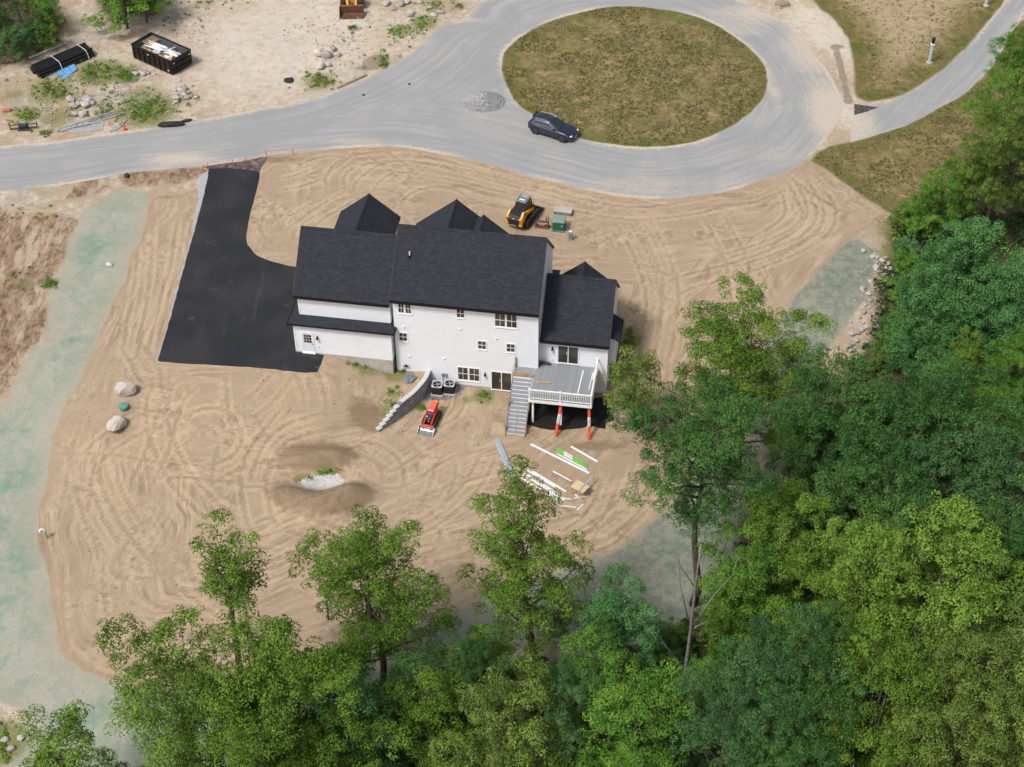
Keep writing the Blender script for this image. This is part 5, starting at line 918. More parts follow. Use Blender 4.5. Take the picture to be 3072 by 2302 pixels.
# lamp posts by the side road
for (px,py,lb) in [(2788,188,'short grey lamp post with black lantern beside the curving side road'),(2958,17,'grey lamp post cut by the top edge beside the side road')]:
    g=G(px,py); lp=empty('lamp_post',g,0,lb,'lamp post','side road lamp posts'); b=MB(); b.cyl((0,0,.04),.32,.1,10); b.build('base',conc,lp); b=MB(); b.tube([(0,0,.05),(0,0,1.95)],[.17,.14],8); pp_=b.build('post',mat('post_grey',(.42,.46,.47),.6,0,.1,3),lp); b=MB(); b.cyl((0,0,1.99),.22,.08,10); b.build('collar',pvc,pp_)
    b=MB(); b.tube([(0,0,2.03),(0,0,2.15),(0,0,2.5),(0,0,2.66),(0,0,2.82)],[.05,.13,.17,.20,.02],8); b.build('lantern',blackm,lp)
g=G(2347,18); cr=empty('wooden_crate',g,.5,'low slatted wooden crate at the top edge beyond the road','crate')
for k in range(5): b=MB(); b.box((-.5+.25*k,0,.42),(.12,1.0,.04)); b.build('slat',lumg,cr)
for s in (-1,1):
    for k in (-.5,.5): b=MB(); b.box((k,s*.45,.2),(.07,.07,.4)); b.build('leg',lumg,cr)
    b=MB(); b.box((0,s*.45,.34),(1.1,.05,.08)); b.build('side_rail',lumg,cr)
# orange survey stakes and string at the driveway mouth
stk=mat('stake_orange',(.72,.12,.08),.6,0,.15,4); SP=[(611,519),(626,512),(700,503),(739,499),(800,474),(880,468)]; tops=[]
for i,p in enumerate(SP):
    g=G(*p); b=MB(); b.box((0,0,.42),(.05,.05,.95)); o=b.build('survey_stake',stk,None,False,g,.2*i); tag(o,'thin red survey stake in the line across the driveway mouth','stake','driveway stakes'); tops.append(g+Vector((0,0,.72)))
b=MB(); b.tube(tops,.014,4); tag(b.build('string_line',stk),'thin red string stretched between the driveway stakes','string')
# ================================================================ ROCKS
def boulder(px,py,sx,sy,sz,seed,label,group=None,m=None,name='boulder',rz=None,tilt=0):
    g=G(px,py); me=(ROCKS+SMALL)[seed%10]
    if m is not None: me=me.copy(); me.materials.clear(); me.materials.append(m)
    o=obj(name,me,None,None,(g.x,g.y,g.z+sz*.26),random.Random(seed*7+int(px)).uniform(0,6) if rz is None else rz); o.scale=(sx,sy,sz); o.rotation_euler[0]=tilt; return tag(o,label,'rock',group)
pale=mat('pale_granite',(.50,.455,.40),.9,0,.14,2.5,.7,dirt=(.42,.36,.3,.5))
boulder(380,1178,1.75,1.5,1.7,1,'larger blocky pale boulder on the soil below the driveway',None,pale,rz=.1); boulder(352,1284,1.7,1.45,1.6,4,'rounded pale boulder on the soil below the green lid',None,pale,rz=.6)
rr=random.Random(5)
for i in range(15):
    px,py=rr.gauss(236,20),rr.gauss(318,13); s=rr.uniform(.5,1.05); boulder(px,py,s,s*.9,s*.9,i,'pale boulder in the pile between dumpster and road conduits','boulder pile by the conduits',granite[2] if i%2 else None)
for i in range(22):
    px,py=rr.gauss(540,17),rr.gauss(278,18); s=rr.uniform(.35,.75); boulder(px,py,s,s*.9,s*.8,i,'grey stone in the heap right of the dumpster','stone heap right of the dumpster')
for i in range(8): s=rr.uniform(.35,.7); boulder(rr.gauss(420,12),rr.gauss(222,6),s,s,s*.8,i,'grey stone in the small heap under the dumpster','stones under the dumpster')
for (px,py,s,sd) in [(957,165,1.25,0),(980,172,1.2,1),(968,190,.9,2),(983,198,.85,3),(963,205,1.1,4),(1013,168,.8,5),(1000,150,.9,1)]: boulder(px,py,s,s*.8,s*.9,sd,'tan boulder in the cluster on the sandy verge','boulder cluster on the verge',pale if sd in(0,4) else None)
for i,(px,py) in enumerate([(1158,13),(1205,14),(1234,42),(1301,48),(1180,30),(1226,60),(1290,25),(1320,40),(1220,8),(1260,8)]): s=rr.uniform(.55,1.2); boulder(px,py,s,s*.8,s*.6,i,'grey slab of rock scattered beside the loader at the top edge','rock slabs at the top edge')
path=[(2615,757),(2638,790),(2648,830),(2630,868),(2612,905),(2600,935),(2578,985),(2552,1030),(2538,1065),(2540,1085),(2575,1085)]
pw=smooth_poly([tuple(G(*p))[:2] for p in path],.55,False)
for i,(x,y) in enumerate(pw):
    for k in range(3):
        X,Y=x+rr.gauss(.15,.5),y+rr.gauss(0,.45); s=rr.uniform(.25,.68); me=(ROCKS+SMALL)[(i+k)%10]; o=obj('stone',me,None,None,(X,Y,gz(X,Y)+s*.2),rr.uniform(0,6)); o.scale=(s,s*.85,s*.75); tag(o,'pale stone in the row along the green seeded bank','rock','stones along the seeded bank')
for i,(px,py) in enumerate([(15,2222),(35,2248),(62,2218)]): s=.55; boulder(px,py,s,s,s*.8,i,'small pale stone at the lower left corner of the picture','stones at the lower left')
boulder(328,796,.75,.5,.4,3,'single pale stone half buried in the seeded strip',None,pale)
pts=[]
for (px,py,sx,sy,n) in [(100,230,80,45,260),(250,290,90,60,420),(420,300,80,40,300),(560,80,120,50,300),(1000,120,90,60,420),(1180,60,90,40,320),(1200,190,70,60,240),(60,300,60,50,200),(520,250,40,60,160),(350,90,120,40,140),(40,640,60,30,30),(2620,900,18,80,160),(1180,1210,20,30,60)]:
    for _ in range(n//2):
        g=G(rk.normal(px,sx),rk.normal(py,sy)); pts.append((g.x,g.y,g.z+.02))
pa_=np.array(pts); keep=(sdf(pa_[:,0],pa_[:,1],road_out)<-.2); pts=[p for p,k in zip(pts,keep) if k]
stones_stuff('rubble','loose small stones scattered over the sandy verge and banks',pts,.17,granite[0],'rubble')
clods=[]
for _ in range(2600):
    a,b_=rk.uniform(-38,34),rk.uniform(-24,32); clods.append((a,b_))
ca_=np.array(clods); kk=(sdf(ca_[:,0],ca_[:,1],yard_w)>.3)&(sdf(ca_[:,0],ca_[:,1],drive_w)<-.2); uu_,vv_=uv_of(ca_[:,0],ca_[:,1]); kk&=~((uu_>-8)&(uu_<17)&(vv_>-1)&(vv_<9)); stones_stuff('soil_clods','small clods and pebbles strewn over the graded soil',[(x,y,gz(x,y)+.01) for (x,y),k in zip(clods,kk) if k],.10,mat('clod_brown',(.30,.215,.135),.95,0,.4,5.),'soil')
# green tank lid and the hooked vent pipe
lidm=mat('lid_green',(.10,.28,.22),.6,0,.1,4); g=G(372,1226); sl_=empty('tank_lid',g,.1,'small green plastic tank lid between the two boulders','lid'); b=MB(); b.cyl((0,0,.12),.33,.26,14); b.build('riser',lidm,sl_); b=MB(); b.tube([(0,0,.25),(0,0,.33),(0,0,.36)],[.38,.37,.2],14); b.build('cover',lidm,sl_)
g=G(141,1616); vp=empty('vent_pipe',g,.2,'hooked green and white vent pipe at the left edge of the soil','pipe'); b=MB(); b.tube([(0,0,0),(0,0,.75)],.065,10); b.build('stem',mat('pipe_green',(.12,.45,.30),.4,0,.1,4),vp); b=MB(); b.tube([(0,0,.75),(0,0,.85),(-.06,0,.97),(-.18,0,1.02),(-.30,0,.97),(-.36,0,.85),(-.36,0,.75)],.07,10); b.build('hook',pvc,vp)
# ================================================================ TREES
bark=mat('bark',(.105,.082,.062),.95,0,.35,6.,.8,bsc=20.); barkp=mat('pale_bark',(.20,.18,.165),.95,0,.3,5.,.8,bsc=20.)
def leaf_mat(name,dark,light,trans=.14):
    t=NT(name,.75,.08); k=t.sep(t.attr('tone')); c=t.mix(k[0],dark,light); c=t.mix(t.ma('MULTIPLY',k[1],.35),c,tuple(min(1,x*1.7) for x in light)); t.col(c)
    ad=t.t.nodes.new('ShaderNodeMixShader'); tr=t.t.nodes.new('ShaderNodeBsdfTranslucent'); t.t.links.new(c,tr.inputs[0]); ad.inputs[0].default_value=trans; t.t.links.new(t.p.outputs[0],ad.inputs[1]); t.t.links.new(tr.outputs[0],ad.inputs[2]); t.t.links.new(ad.outputs[0],t.t.nodes['Material Output'].inputs[0]); return t.m
LM={'oak':leaf_mat('oak_leaf',(.062,.122,.016),(.165,.272,.038)),'olive':leaf_mat('olive_leaf',(.082,.126,.024),(.185,.260,.055)),'dark':leaf_mat('dark_leaf',(.034,.096,.026),(.100,.208,.050)),'blue':leaf_mat('blue_green_leaf',(.042,.104,.036),(.110,.218,.068)),'lime':leaf_mat('lime_leaf',(.092,.168,.022),(.215,.345,.056)),'mint':leaf_mat('mint_leaf',(.052,.155,.052),(.138,.295,.098)),'vivid':leaf_mat('vivid_leaf',(.060,.150,.020),(.160,.310,.046)),'pine':leaf_mat('pine_needle',(.042,.128,.040),(.128,.285,.085))}
def leaves(C,Rr,N,size,rg,flat=.75,tone=None):
    """leaf faces spread through clumps with centres C and radii Rr; returns verts, quads, tones"""
    n=len(C); idx=np.repeat(np.arange(n),N) if np.isscalar(N) else np.repeat(np.arange(n),N)
    M=len(idx); d=rg.normal(size=(M,3)); d/=np.linalg.norm(d,axis=1)[:,None]; d[:,2]=np.where(d[:,2]<-.35,-d[:,2]*.6,d[:,2]); r=rg.uniform(.45,1.,M)**.4
    pos=C[idx]+d*(r*Rr[idx])[:,None]*np.array([1,1,flat])
    nrm=d*1.0+rg.normal(size=(M,3))*.42+np.array([0,0,.35]); nrm/=np.linalg.norm(nrm,axis=1)[:,None]
    a=np.cross(nrm,rg.normal(size=(M,3))); a/=np.linalg.norm(a,axis=1)[:,None]+1e-9; b=np.cross(nrm,a); L=size*rg.uniform(.65,1.35,M); Wd=L*rg.uniform(.45,.7,M)
    A=a*L[:,None]; B=b*Wd[:,None]; fold=nrm*(L*.16)[:,None]
    V=np.stack([pos-A*.5,pos+B*.5-fold+A*.05,pos+A*.5,pos-B*.5-fold+A*.05],1).reshape(-1,3)
    tt=np.clip((tone[idx] if tone is not None else .5)+rg.normal(0,.09,M),0,1); hi=(rg.random(M)<.05).astype(float)
    return V,np.arange(4*M).reshape(-1,4),np.repeat(tt,4),np.repeat(hi,4)
def leaf_obj_mesh(name,V,F,tt,hi,m):
    me=np_mesh(name,V,F); colattr(me,'tone',tt,hi,np.zeros_like(tt),np.ones_like(tt)); me.materials.append(m); return me
def gen_tree(seed,GH,R,base=.35,style='round',dens=1.,clump=.95,leaf=.165,per=56,bk=bark,lean=0.,gap=.5,tuft=.52,full=1.15):
    Hh=GH; rg=np.random.default_rng(seed); tr=MB(); top=.93*Hh; pts=[]; rad=[]
    wob=rg.normal(0,.018*Hh,(9,2)); wob[0]=0; wob=np.cumsum(wob*.6,0)
    for k in range(9): f=k/8; pts.append(np.array([wob[k,0]+lean*f*Hh,wob[k,1],f*top-(.3 if k==0 else 0)])); rad.append(Hh*.0165*(1-f)**.8+.03)
    tr.tube([tuple(p) for p in pts],rad,8); P=np.array(pts); C=[];Rc=[]; tips=0
    nl=int({'round':22,'tall':26,'cone':34,'sparse':15,'bush':16}[style]*dens**.5); 
    for i in range(nl):
        f=(i+.5)/nl; hz=base*Hh+(top-base*Hh)*f**.9; bp=np.array([np.interp(hz,P[:,2],P[:,j]) for j in range(2)]+[hz]); az=i*2.399+rg.normal(0,.35)
        env={'round':math.sin(PI*(.20+.74*f))**.75,'tall':(.55+.45*math.sin(PI*(.1+.8*f)))*(1-.45*f*f),'cone':(1.03-f)**.75,'sparse':math.sin(PI*(.18+.7*f))**.8,'bush':math.sin(PI*(.32+.62*f))**.6}[style]
        ln=R*env*rg.uniform(.72,1.12); up={'round':.35+.7*f,'tall':.55+.5*f,'cone':.05+.25*f,'sparse':.5+.6*f,'bush':.4+.5*f}[style]*rg.uniform(.7,1.2)
        dr=np.array([math.cos(az),math.sin(az),up]); end=bp+dr*ln/math.hypot(1,up*.6); end[2]=min(end[2],Hh*.99)
        mid=(bp+end)/2+rg.normal(0,.05*ln,3)+np.array([0,0,.06*ln]); r0=max(.035,Hh*.0062*(1-.6*f)); tr.tube([tuple(bp),tuple(mid),tuple(end)],[r0,r0*.65,r0*.28],5)
        nsub=max(3,int(ln*1.25*dens))
        for s in range(nsub):
            q=rg.uniform(.30,1.05); sp=bp*(1-q)**2+2*mid*q*(1-q)+end*q*q if q<1 else end
            o=rg.normal(0,1,3); o[2]=abs(o[2])*.55-.1; o/=np.linalg.norm(o)+1e-9; e=sp+o*ln*rg.uniform(.16,.34)*(1.25-q*.5)
            if rg.random()<.7: tr.tube([tuple(sp),tuple(e)],[r0*.35,r0*.12],4,False)
            C.append(e); Rc.append(clump*rg.uniform(.6,1.45)*(.8+.25*(1-f)))
    for _ in range(int(5*dens)): C.append(P[-1]+rg.normal(0,.35,3)*np.array([R*.35,R*.35,.8])); Rc.append(clump*rg.uniform(.6,.9))
    C=np.array(C); Rc=np.array(Rc)*1.25; order=np.argsort(-np.linalg.norm(C[:,:2],axis=1)-C[:,2]*.5); keep=[]
    for i in order:                                   # lobes keep their distance so that gaps stay open
        if all(np.linalg.norm(C[i]-C[j])>gap*(Rc[i]+Rc[j]) for j in keep): keep.append(i)
    C=C[keep]; Rc=Rc[keep]; tone=np.clip(.5+rg.normal(0,.2,len(C)),0,1); tc=[];tr_=[];tn=[]
    for c,r_,t_ in zip(C,Rc,tone):                    # each lobe is a cluster of leaf tufts
        k=max(4,int(9*(r_/1.2)**2*full)); d=rg.normal(size=(k,3)); d/=np.linalg.norm(d,axis=1)[:,None]; d[:,2]=np.where(d[:,2]<-.1,-d[:,2],d[:,2])
        tc.append(c+d*r_*rg.uniform(.55,1.,(k,1))*np.array([1,1,.8])); tr_.append(tuft*rg.uniform(.7,1.3,k)); tn.append(np.clip(t_+rg.normal(0,.12,k),0,1))
    tc=np.concatenate(tc); tr_=np.concatenate(tr_); tn=np.concatenate(tn)
    N=np.maximum(10,(per*(tr_/tuft)**2).astype(int)); V,F,tt,hi=leaves(tc,tr_,N,leaf,rg,.8,tn)
    return tr.mesh('trunk',False),V,F,tt,hi
TREEMESH={}
def tree_mesh(key,kind,**kw):
    if key not in TREEMESH:
        tm,V,F,tt,hi=gen_tree(**kw); tm.materials.append(kw.get('bk',bark)); smooth(tm); TREEMESH[key]=(tm,V,F,tt,hi,{},kw)
    T=TREEMESH[key]
    if kind not in T[5]: T[5][kind]=leaf_obj_mesh('crown',*T[1:5],LM[kind])
    return T[0],T[5][kind],T[6]['GH']
def put_tree(key,kind,label,px,py,Hh,frac=.62,sx=1.,rz=None,group=None,name='tree',base_px=None,cat='tree',**kw):
    tm,cm,H0=tree_mesh(key,kind,**kw)
    if base_px: g=G(*base_px); x,y=g.x,g.y
    else:
        z=0.
        for _ in range(12): p=at_z(px,py,z+frac*Hh); z=.5*z+.5*gz(p[0],p[1])
        x,y=p[0],p[1]
    rz=random.Random(int(px*3+py)).uniform(0,6.28) if rz is None else rz
    r=empty(name,(x,y,gz(x,y)),rz,label,cat,group); k=Hh/H0; r.scale=(k*sx,k*sx,k)
    obj('trunk',tm,None,r); obj('crown',cm,None,r); return r
def K(seed,Hh,R,base,style,**k): return dict(seed=seed,GH=Hh,R=R,base=base,style=style,**k)
# the trees that stand alone at the near edge
put_tree('a1','oak','broad leafy oak filling the lower left with a sparse crown',630,2150,14.2,.66,**K(1,15,5.9,.22,'round',dens=1.35,clump=1.15))
put_tree('a1b','oak','fuller oak right of the broad lower left crown',880,2160,13.5,.68,**K(31,15,5.6,.15,'round',dens=1.4,clump=1.2))
put_tree('a2','oak','thin oak leader rising above the broad lower left crown',668,1745,16.5,.84,**K(2,17,2.3,.62,'sparse',dens=1.0,clump=.8))
put_tree('a3','oak','round crowned oak standing between the soil pit and the picture bottom',1135,1720,13.6,.70,base_px=(1150,2040),rz=1.2,**K(3,17,5.2,.10,'round',dens=1.35,clump=1.2))
put_tree('a4','oak','tall narrow oak whose sparse top covers the loose boards',1570,1690,16.2,.66,base_px=(1590,2010),rz=.4,**K(4,18.5,4.3,.08,'tall',dens=1.1,clump=1.1))
put_tree('a5','oak','small oak crown entering at the bottom left edge',190,2330,9,.7,**K(5,9,3.0,.3,'round',dens=1.,clump=.9))
put_tree('a2','lime','thin young tree tip poking up at the bottom edge',1140,2330,8,.85,.7,**K(2,17,2.3,.62,'sparse'))
put_tree('b1','dark','tall forked oak with long bare trunk beside the seeded slope',2105,1440,18.6,.75,.88,base_px=(2078,1812),rz=2.0,**K(6,22.5,6.0,.50,'round',dens=1.2,clump=1.35))
put_tree('b2','oak','large olive green oak right of the great room',2245,1130,14.3,.66,rz=.5,**K(7,17,6.8,.20,'round',dens=1.3,clump=1.4))
put_tree('b3','olive','small pale tree close to the right house gable',1915,1170,7,.60,rz=.5,**K(8,8,2.2,.25,'bush',dens=1.1,clump=.8))
SH=[('b2','oak'),('b1','dark'),('c1','blue'),('c2','vivid'),('a3','lime'),('c3','olive')]
KW={'c1':K(11,18,6.2,.15,'round',dens=1.25,clump=1.45),'c2':K(12,14,4.4,.12,'tall',dens=1.3,clump=1.15),'a3':K(3,17,5.2,.1,'round'),'c3':K(13,17,6.0,.15,'round',dens=1.3,clump=1.3),'p1':K(14,17,6.0,.10,'cone',dens=1.8,clump=1.2,gap=.33),'s1':K(15,5,2.4,.05,'bush',dens=1.3,clump=.85,tuft=.42),'c4':K(16,19,5.6,.15,'round',dens=1.35,clump=1.4),'c5':K(17,10,3.6,.08,'tall',dens=1.4,clump=.95),'b3':K(8,8,2.2,.25,'bush'),'c6':K(18,18,6.0,.15,'round',dens=1.3,clump=1.35)}
WOOD=[ # key, kind, px, py (crown centre), height, width factor, label
('c4','dark',2490,1340,17,.95,'dark green oak behind the forked oak, left end of the wood'),
('c1','dark',2680,1350,17,1.0,'broad dark green tree in the middle of the right hand wood'),
('c1','dark',2890,1370,17,1.,'broad dark green tree by the right edge, below the pines'),
('c6','dark',2580,1530,16,1.,'dark tree below the broad dark green trees'),
('c4','blue',2780,1550,16,.95,'blue green tree between the dark and the bright crowns'),
('c6','blue',2990,1560,17,.9,'blue green tree at the right edge, mid height'),
('a3','lime',2350,1640,14,.85,'bright yellow green tree right of the bare forked trunk'),
('c2','vivid',2240,1770,12,.95,'fresh green tree at the foot of the bare forked trunk'),
('c3','lime',2790,1840,17,1.1,'largest bright lime tree in the lower right wood'),
('c3','lime',2580,1810,15,.85,'bright lime tree left of the largest lime tree'),
('c1','blue',2290,2090,15,.85,'dark blue green tree right of the dead snag'),
('c4','dark',2440,2060,15,.85,'dark tree squeezed between lime tree and blue green tree'),
('c3','olive',2960,2090,16,1.,'olive tree in the lower right corner, upper one'),
('c3','olive',2830,2270,16,.9,'olive tree on the bottom edge at the right'),
('a3','oak',2600,2140,16,.95,'mid green tree with dead branches, lower right wood'),
('c4','dark',2420,2270,15,.9,'dark tree on the bottom edge, right of centre'),
('c2','mint',1850,1890,10,1.05,'soft mint green tree between the narrow oak and the snag'),
('c5','vivid',1770,2020,9,.95,'bright fresh green maple below the mint tree'),
('c2','vivid',1900,2210,13,1.1,'largest bright maple with reddish tips at the bottom'),
('c2','olive',1520,2210,13,1.,'yellow olive tree on the bottom edge, centre'),
('c4','blue',1690,2180,12,.75,'dark blue tree hidden between two bright maples'),
('c1','dark',1430,2030,10,.7,'dark shrubby tree under the narrow oak'),
('c5','oak',1290,2150,9,1.,'green understory tree left of the yellow olive tree'),
('c5','mint',1060,2180,10,.9,'hazy blue green pine between the oaks on the bottom edge'),
('c5','vivid',2130,2060,6,1.,'low green tree around the snag foot'),
('c5','oak',1010,2080,8,1.2,'low oak thicket between the fuller left oak and the round oak'),
('c5','dark',1250,2070,7,1.3,'low dark thicket at the foot of the round crowned oak'),
('c5','oak',1460,1990,7,1.2,'low green thicket at the foot of the narrow oak'),
('p1','pine',2890,830,15,1.05,'great blue green pine at the right edge above the wood'),
('p1','pine',3030,930,15,1.,'second pine crossing the right edge'),
('p1','pine',2850,1010,10,.85,'lower pine in front of the great pine'),
('c3','olive',3000,470,13,.85,'olive tree at the right edge above the pines'),
('c6','vivid',3030,280,14,.75,'green tree overhanging the side road'),
('c2','lime',2915,545,8,.9,'small lime tree between lawn and pines'),
('c5','vivid',2810,600,7,1.,'low bright tree at the lawn edge'),
('c4','vivid',3010,1180,12,.9,'dark tree at the right edge under the pines'),
('c2','lime',2900,1130,10,.7,'thin lime tree under the pines at the right edge'),
('c4','dark',2990,1740,15,.9,'dark tree at the right edge beside the largest lime tree'),
('c1','blue',2150,2270,13,.9,'dark tree on the bottom edge right of the bright maple')]
for (k,kind,px,py,Hh,sx,lb) in WOOD: put_tree(k,kind,lb,px,py,Hh,.66,sx*.84,None,'trees of the wood',**KW[k])
# trees and shrubs across the road
put_tree('c1','dark','dark tree in the upper left corner of the picture',-10,20,8,.5,.9,**KW['c1']); put_tree('s1','dark','dark shrub under the upper left pole',110,115,2.6,.5,1.1,cat='shrub',name='shrub',**KW['s1']); put_tree('s1','blue','rounded shrub left of the black pipe bundle',35,150,3.,.5,1.1,cat='shrub',name='shrub',**KW['s1']); put_tree('s1','vivid','shrub right of the upper left pole',135,60,3.6,.5,1.,cat='shrub',name='shrub',**KW['s1']); put_tree('s1','oak','dark shrub against the log and pipes',155,118,2.2,.5,1.,cat='shrub',name='shrub',**KW['s1'])
put_tree('s1','vivid','bright shrub on the top edge left of the dumpster',370,10,5.5,.5,1.2,cat='shrub',name='shrub',**KW['s1']); put_tree('s1','vivid','bright shrub on the top edge right of its twin',430,5,4.5,.5,1.1,cat='shrub',name='shrub',**KW['s1'])
SHR=[(2690,690,1.8,'olive'),(2720,660,2.2,'vivid'),(2710,760,2.0,'mint'),(2720,830,3.,'vivid'),(2710,900,2.2,'vivid'),(2680,980,2.0,'vivid'),(2660,1050,2.,'vivid'),(2700,1030,3.,'lime'),(2740,1090,2.8,'vivid'),(2640,1110,2.4,'olive'),(2800,1070,2.6,'vivid'),(2770,690,3.,'vivid'),(2180,1830,2.4,'vivid'),(2140,1900,2.4,'olive'),(2000,1930,2.2,'vivid'),(1960,2060,3.,'vivid'),(2050,2120,3.,'vivid'),(1990,2000,2.4,'dark'),(2110,2060,2.6,'vivid'),(1640,2060,2.4,'dark'),(1350,2240,3.,'vivid'),(1220,2260,3.,'dark'),(980,2270,2.6,'oak'),(820,2270,3.,'oak'),(1880,1050,1.0,'olive'),(1885,1200,1.2,'olive'),(2950,1900,3,'dark'),(3040,1950,3,'vivid'),(3030,1830,3,'vivid'),(3050,2050,3,'dark'),(2080,1560,1.2,'olive')]
SHL=['olive shrub at the lawn corner above the seeded bank','fresh green shrub at the lawn corner beside the pines','mint shrub above the stones, under the great pine','fresh green shrub at the left foot of the great pine','fresh green shrub beside the middle of the stone row','shrub right of the lower stone row','shrub beside the lowest stones of the row','lime shrub between the stone row and the lower pine','fresh green shrub under the lower pine, left side','olive shrub just below the end of the stone row','fresh green shrub under the lower pine, right side','tall green shrub between lawn and great pine','fresh shrub right of the bare forked trunk','olive shrub below the bare forked trunk','green shrub at the left of the forked trunk foot','green shrub left of the snag base','green shrub right of the snag base','dark shrub left of the snag, higher up','fresh shrub right of the snag, higher up','dark shrub under the narrow oak','green shrub on the bottom edge beside the yellow olive tree','dark shrub on the bottom edge under the round oak','oak shrub on the bottom edge between the left oaks','oak shrub on the bottom edge under the fuller left oak','thin weedy shrub beside the gable bump out','low weedy shrub right of the black fabric','dark shrub at the right edge beside the largest lime tree','green shrub at the right edge, below the lime tree','green shrub at the right edge, above its darker neighbour','dark shrub at the lower right edge','tiny olive shrub on the slope beside the forked oak']
for (px,py,h,kd),lb in zip(SHR,SHL): put_tree('s1',kd,lb,px,py,h,.4,1.,None,'shrubs in the undergrowth',name='shrub',cat='shrub',**KW['s1'])
# bare poles and snags
def snag(name,label,base,Hh,forks,r0,m,lean=(0,0)):
    g=G(*base); r=empty(name,g,0,label,'dead tree'); b=MB(); n=8; ps=[]
    for k in range(n+1): f=k/n; ps.append((lean[0]*f*Hh+.08*math.sin(5*f),lean[1]*f*Hh,f*Hh-(.3 if k==0 else 0)))
    b.tube(ps,[r0*(1-.72*k/n) for k in range(n+1)],8); b.build('trunk',m,r,True)
    for (f,az,ln,up) in forks:
        i=f*n; a=Vector(ps[int(i)]); d=Vector((math.cos(az),math.sin(az)*.6,up)).normalized(); q=MB(); k=r0*(1-.72*f)*.55; q.tube([a,a+d*ln*.5+Vector((0,0,.1*ln)),a+d*ln*.8+Vector((.06*ln,0,.16*ln)),a+d*ln+Vector((0,0,.3*ln))],[k,k*.7,k*.45,k*.15],6); q.build('branch',m,r,True)
snag('dead_tree','bare grey forked snag rising from the undergrowth',(2036,2120),16,[(.35,2.7,4.2,1.0),(.62,.5,5.2,1.6),(.62,2.2,6.0,2.0),(.8,2.8,3.8,1.4),(.5,.2,1.2,.5),(.25,2.9,1.6,.8)],.17,barkp,(.02,-.02))
snag('dead_tree','pale bare pole rising from the shrubs in the upper left corner',(77,120),9.5,[(.6,2.8,.8,.5),(.7,.4,.9,.5),(.45,2.9,.7,.3),(.8,.2,.6,.4)],.20,barkp,(-.04,-.05))
snag('dead_tree','small dead sapling with a crooked arm left of the round crowned oak',(985,1860),4.6,[(.6,.6,1.0,.6),(.85,2.4,1.0,.7)],.07,bark,(-.06,.1))
for i,(px,py,h) in enumerate([(2560,2120,13),(2690,1980,15),(3010,2210,13),(2480,2280,11),(2300,1940,12),(2930,1100,11)]): snag('dead_tree','slim dead branchy stem showing among the lower right crowns',(px,py+330),h,[(.7,.5,2.,.8),(.78,2.4,2.4,.9),(.86,1.2,1.8,.7),(.92,3.6,2.,.8),(.6,5.,1.6,.5)],.13,barkp,(.02,0)); 
for o in COL.objects:
    if o.name.startswith('dead_tree') and 'slim' in o.get('label',''): o['group']='dead stems in the wood'
# undergrowth and weeds: one mass each
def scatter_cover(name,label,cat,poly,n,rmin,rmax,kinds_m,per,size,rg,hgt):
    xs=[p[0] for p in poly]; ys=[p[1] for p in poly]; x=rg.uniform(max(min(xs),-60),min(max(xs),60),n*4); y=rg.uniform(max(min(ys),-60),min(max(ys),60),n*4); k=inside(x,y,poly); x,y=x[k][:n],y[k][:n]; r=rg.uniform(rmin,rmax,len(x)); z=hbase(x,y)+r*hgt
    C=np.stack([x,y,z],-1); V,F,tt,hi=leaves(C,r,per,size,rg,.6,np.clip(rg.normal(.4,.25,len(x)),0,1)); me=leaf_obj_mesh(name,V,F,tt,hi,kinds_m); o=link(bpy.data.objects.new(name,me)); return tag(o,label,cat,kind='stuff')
rg=np.random.default_rng(21)
scatter_cover('undergrowth','dense undergrowth with shade painted into its leaves on the floor of the wood','undergrowth',for_w,2200,.4,1.0,leaf_mat('gap_shade_leaf',(.016,.040,.012),(.042,.085,.024),.1),38,.30,rg,.45)  # leaf colour darkened to paint shade into the gaps between crowns
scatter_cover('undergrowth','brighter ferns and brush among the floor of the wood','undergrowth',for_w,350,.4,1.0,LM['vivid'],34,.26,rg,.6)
W_=[(300,215,26,14,60,'oak'),(380,225,20,12,50,'vivid'),(150,275,35,16,50,'olive'),(440,330,34,20,110,'vivid'),(330,330,50,18,60,'olive'),(560,300,20,10,12,'olive'),(960,245,28,12,50,'olive'),(1150,185,7,18,30,'vivid'),(1195,95,16,10,26,'vivid'),(1265,70,24,18,40,'vivid'),(1320,15,40,10,30,'olive'),(1060,88,6,8,10,'dark'),(640,8,40,8,20,'oak'),(75,348,22,10,40,'lime'),(130,400,16,6,16,'oak'),(330,60,30,20,14,'oak'),(80,850,25,30,8,'olive'),(150,853,10,10,16,'oak'),(1450,1190,14,10,8,'oak'),(1190,1118,12,4,8,'oak'),(1090,1092,20,5,14,'oak'),(1180,1175,12,14,6,'oak'),(1170,1225,9,12,6,'oak'),(1265,1228,6,6,4,'vivid'),(985,1419,16,4,9,'vivid'),(925,1432,6,3,3,'vivid'),(5,2240,12,50,30,'lime'),(1888,1020,10,24,24,'olive'),(60,640,60,20,14,'olive'),(1230,170,70,40,30,'olive'),(280,265,80,30,50,'olive'),(540,60,60,20,18,'olive'),(190,240,40,30,30,'oak')]
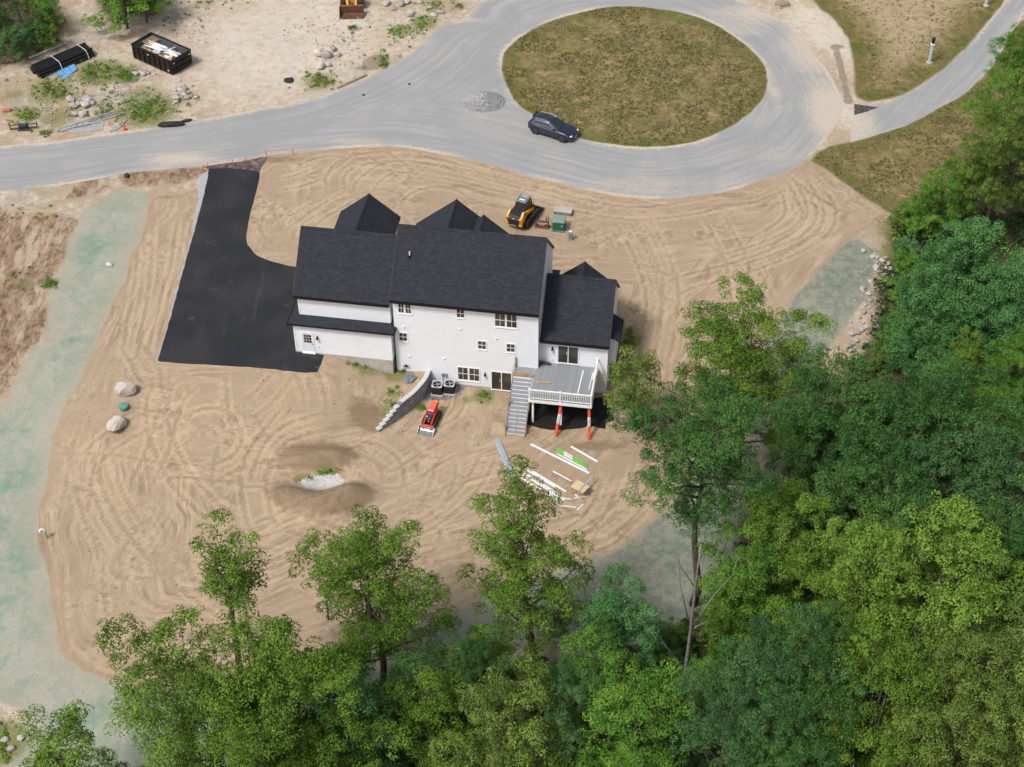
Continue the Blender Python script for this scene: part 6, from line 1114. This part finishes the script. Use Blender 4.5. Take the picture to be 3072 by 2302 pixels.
for kd in ('oak','vivid','olive','lime','dark'):
    C=[];R_=[]
    for (px,py,sx,sy,n,k) in W_:
        if k!=kd: continue
        for _ in range(n):
            g=G(rg.normal(px,sx),rg.normal(py,sy)); r=rg.uniform(.10,.34)
            C.append((g.x,g.y,g.z+r*.35)); R_.append(r)
    C=np.array(C); R_=np.array(R_); ok=(sdf(C[:,0],C[:,1],road_out)<-.3)&(~inside(C[:,0],C[:,1],[tuple(hw(u,v))[:2] for u,v in ((-8,-.6),(.1,-.6),(.1,0),(17,0),(17,8),(-8,8))])); C,R_=C[ok],R_[ok]
    V,F,tt,hi=leaves(C,R_,20,.13,rg,.8,np.clip(rg.normal(.5,.25,len(C)),0,1)); me=leaf_obj_mesh('weeds',V,F,tt,hi,LM[kd]); tag(link(bpy.data.objects.new('weeds',me)),{'oak':'mid green weeds scattered over the verge and banks','vivid':'fresh green weeds by the dumpster and road edge','olive':'yellowish dry weeds scattered over the sandy verge','lime':'yellow green tuft of weeds at the picture corners','dark':'small dark weeds on the sandy clearing'}[kd],'weeds',kind='stuff')
# short dry grass on the lawns
def lawn_grass(label,dark,light,n,seed):
    rg=np.random.default_rng(seed); pts=[]
    for poly,k in zip(lawn_w,(n,n//8,n)):
        xs=[p[0] for p in poly]; ys=[p[1] for p in poly]; x=rg.uniform(min(xs),max(xs),k*3); y=rg.uniform(min(ys),min(max(ys),58),k*3); q=(sdf(x,y,poly)>.15)&(vnoise(x,y,2.2,seed)>.42); x,y=x[q][:k],y[q][:k]; pts.append(np.stack([x,y,hbase(x,y)+.03],-1))
    C=np.concatenate(pts); V,F,tt,hi=leaves(C,rg.uniform(.08,.2,len(C)),6,.13,rg,.5,np.clip(rg.normal(.5,.3,len(C)),0,1)); me=leaf_obj_mesh('grass',V,F,tt,hi,leaf_mat('grass_'+label.split()[0],dark,light,.1)); tag(link(bpy.data.objects.new('grass',me)),label,'grass',kind='stuff')
lawn_grass('green short grass tufts on the island and side lawns',(.085,.090,.024),(.150,.148,.045),2600,5)
lawn_grass('straw coloured dry grass tufts on the island and side lawns',(.18,.145,.07),(.30,.245,.135),3000,9)
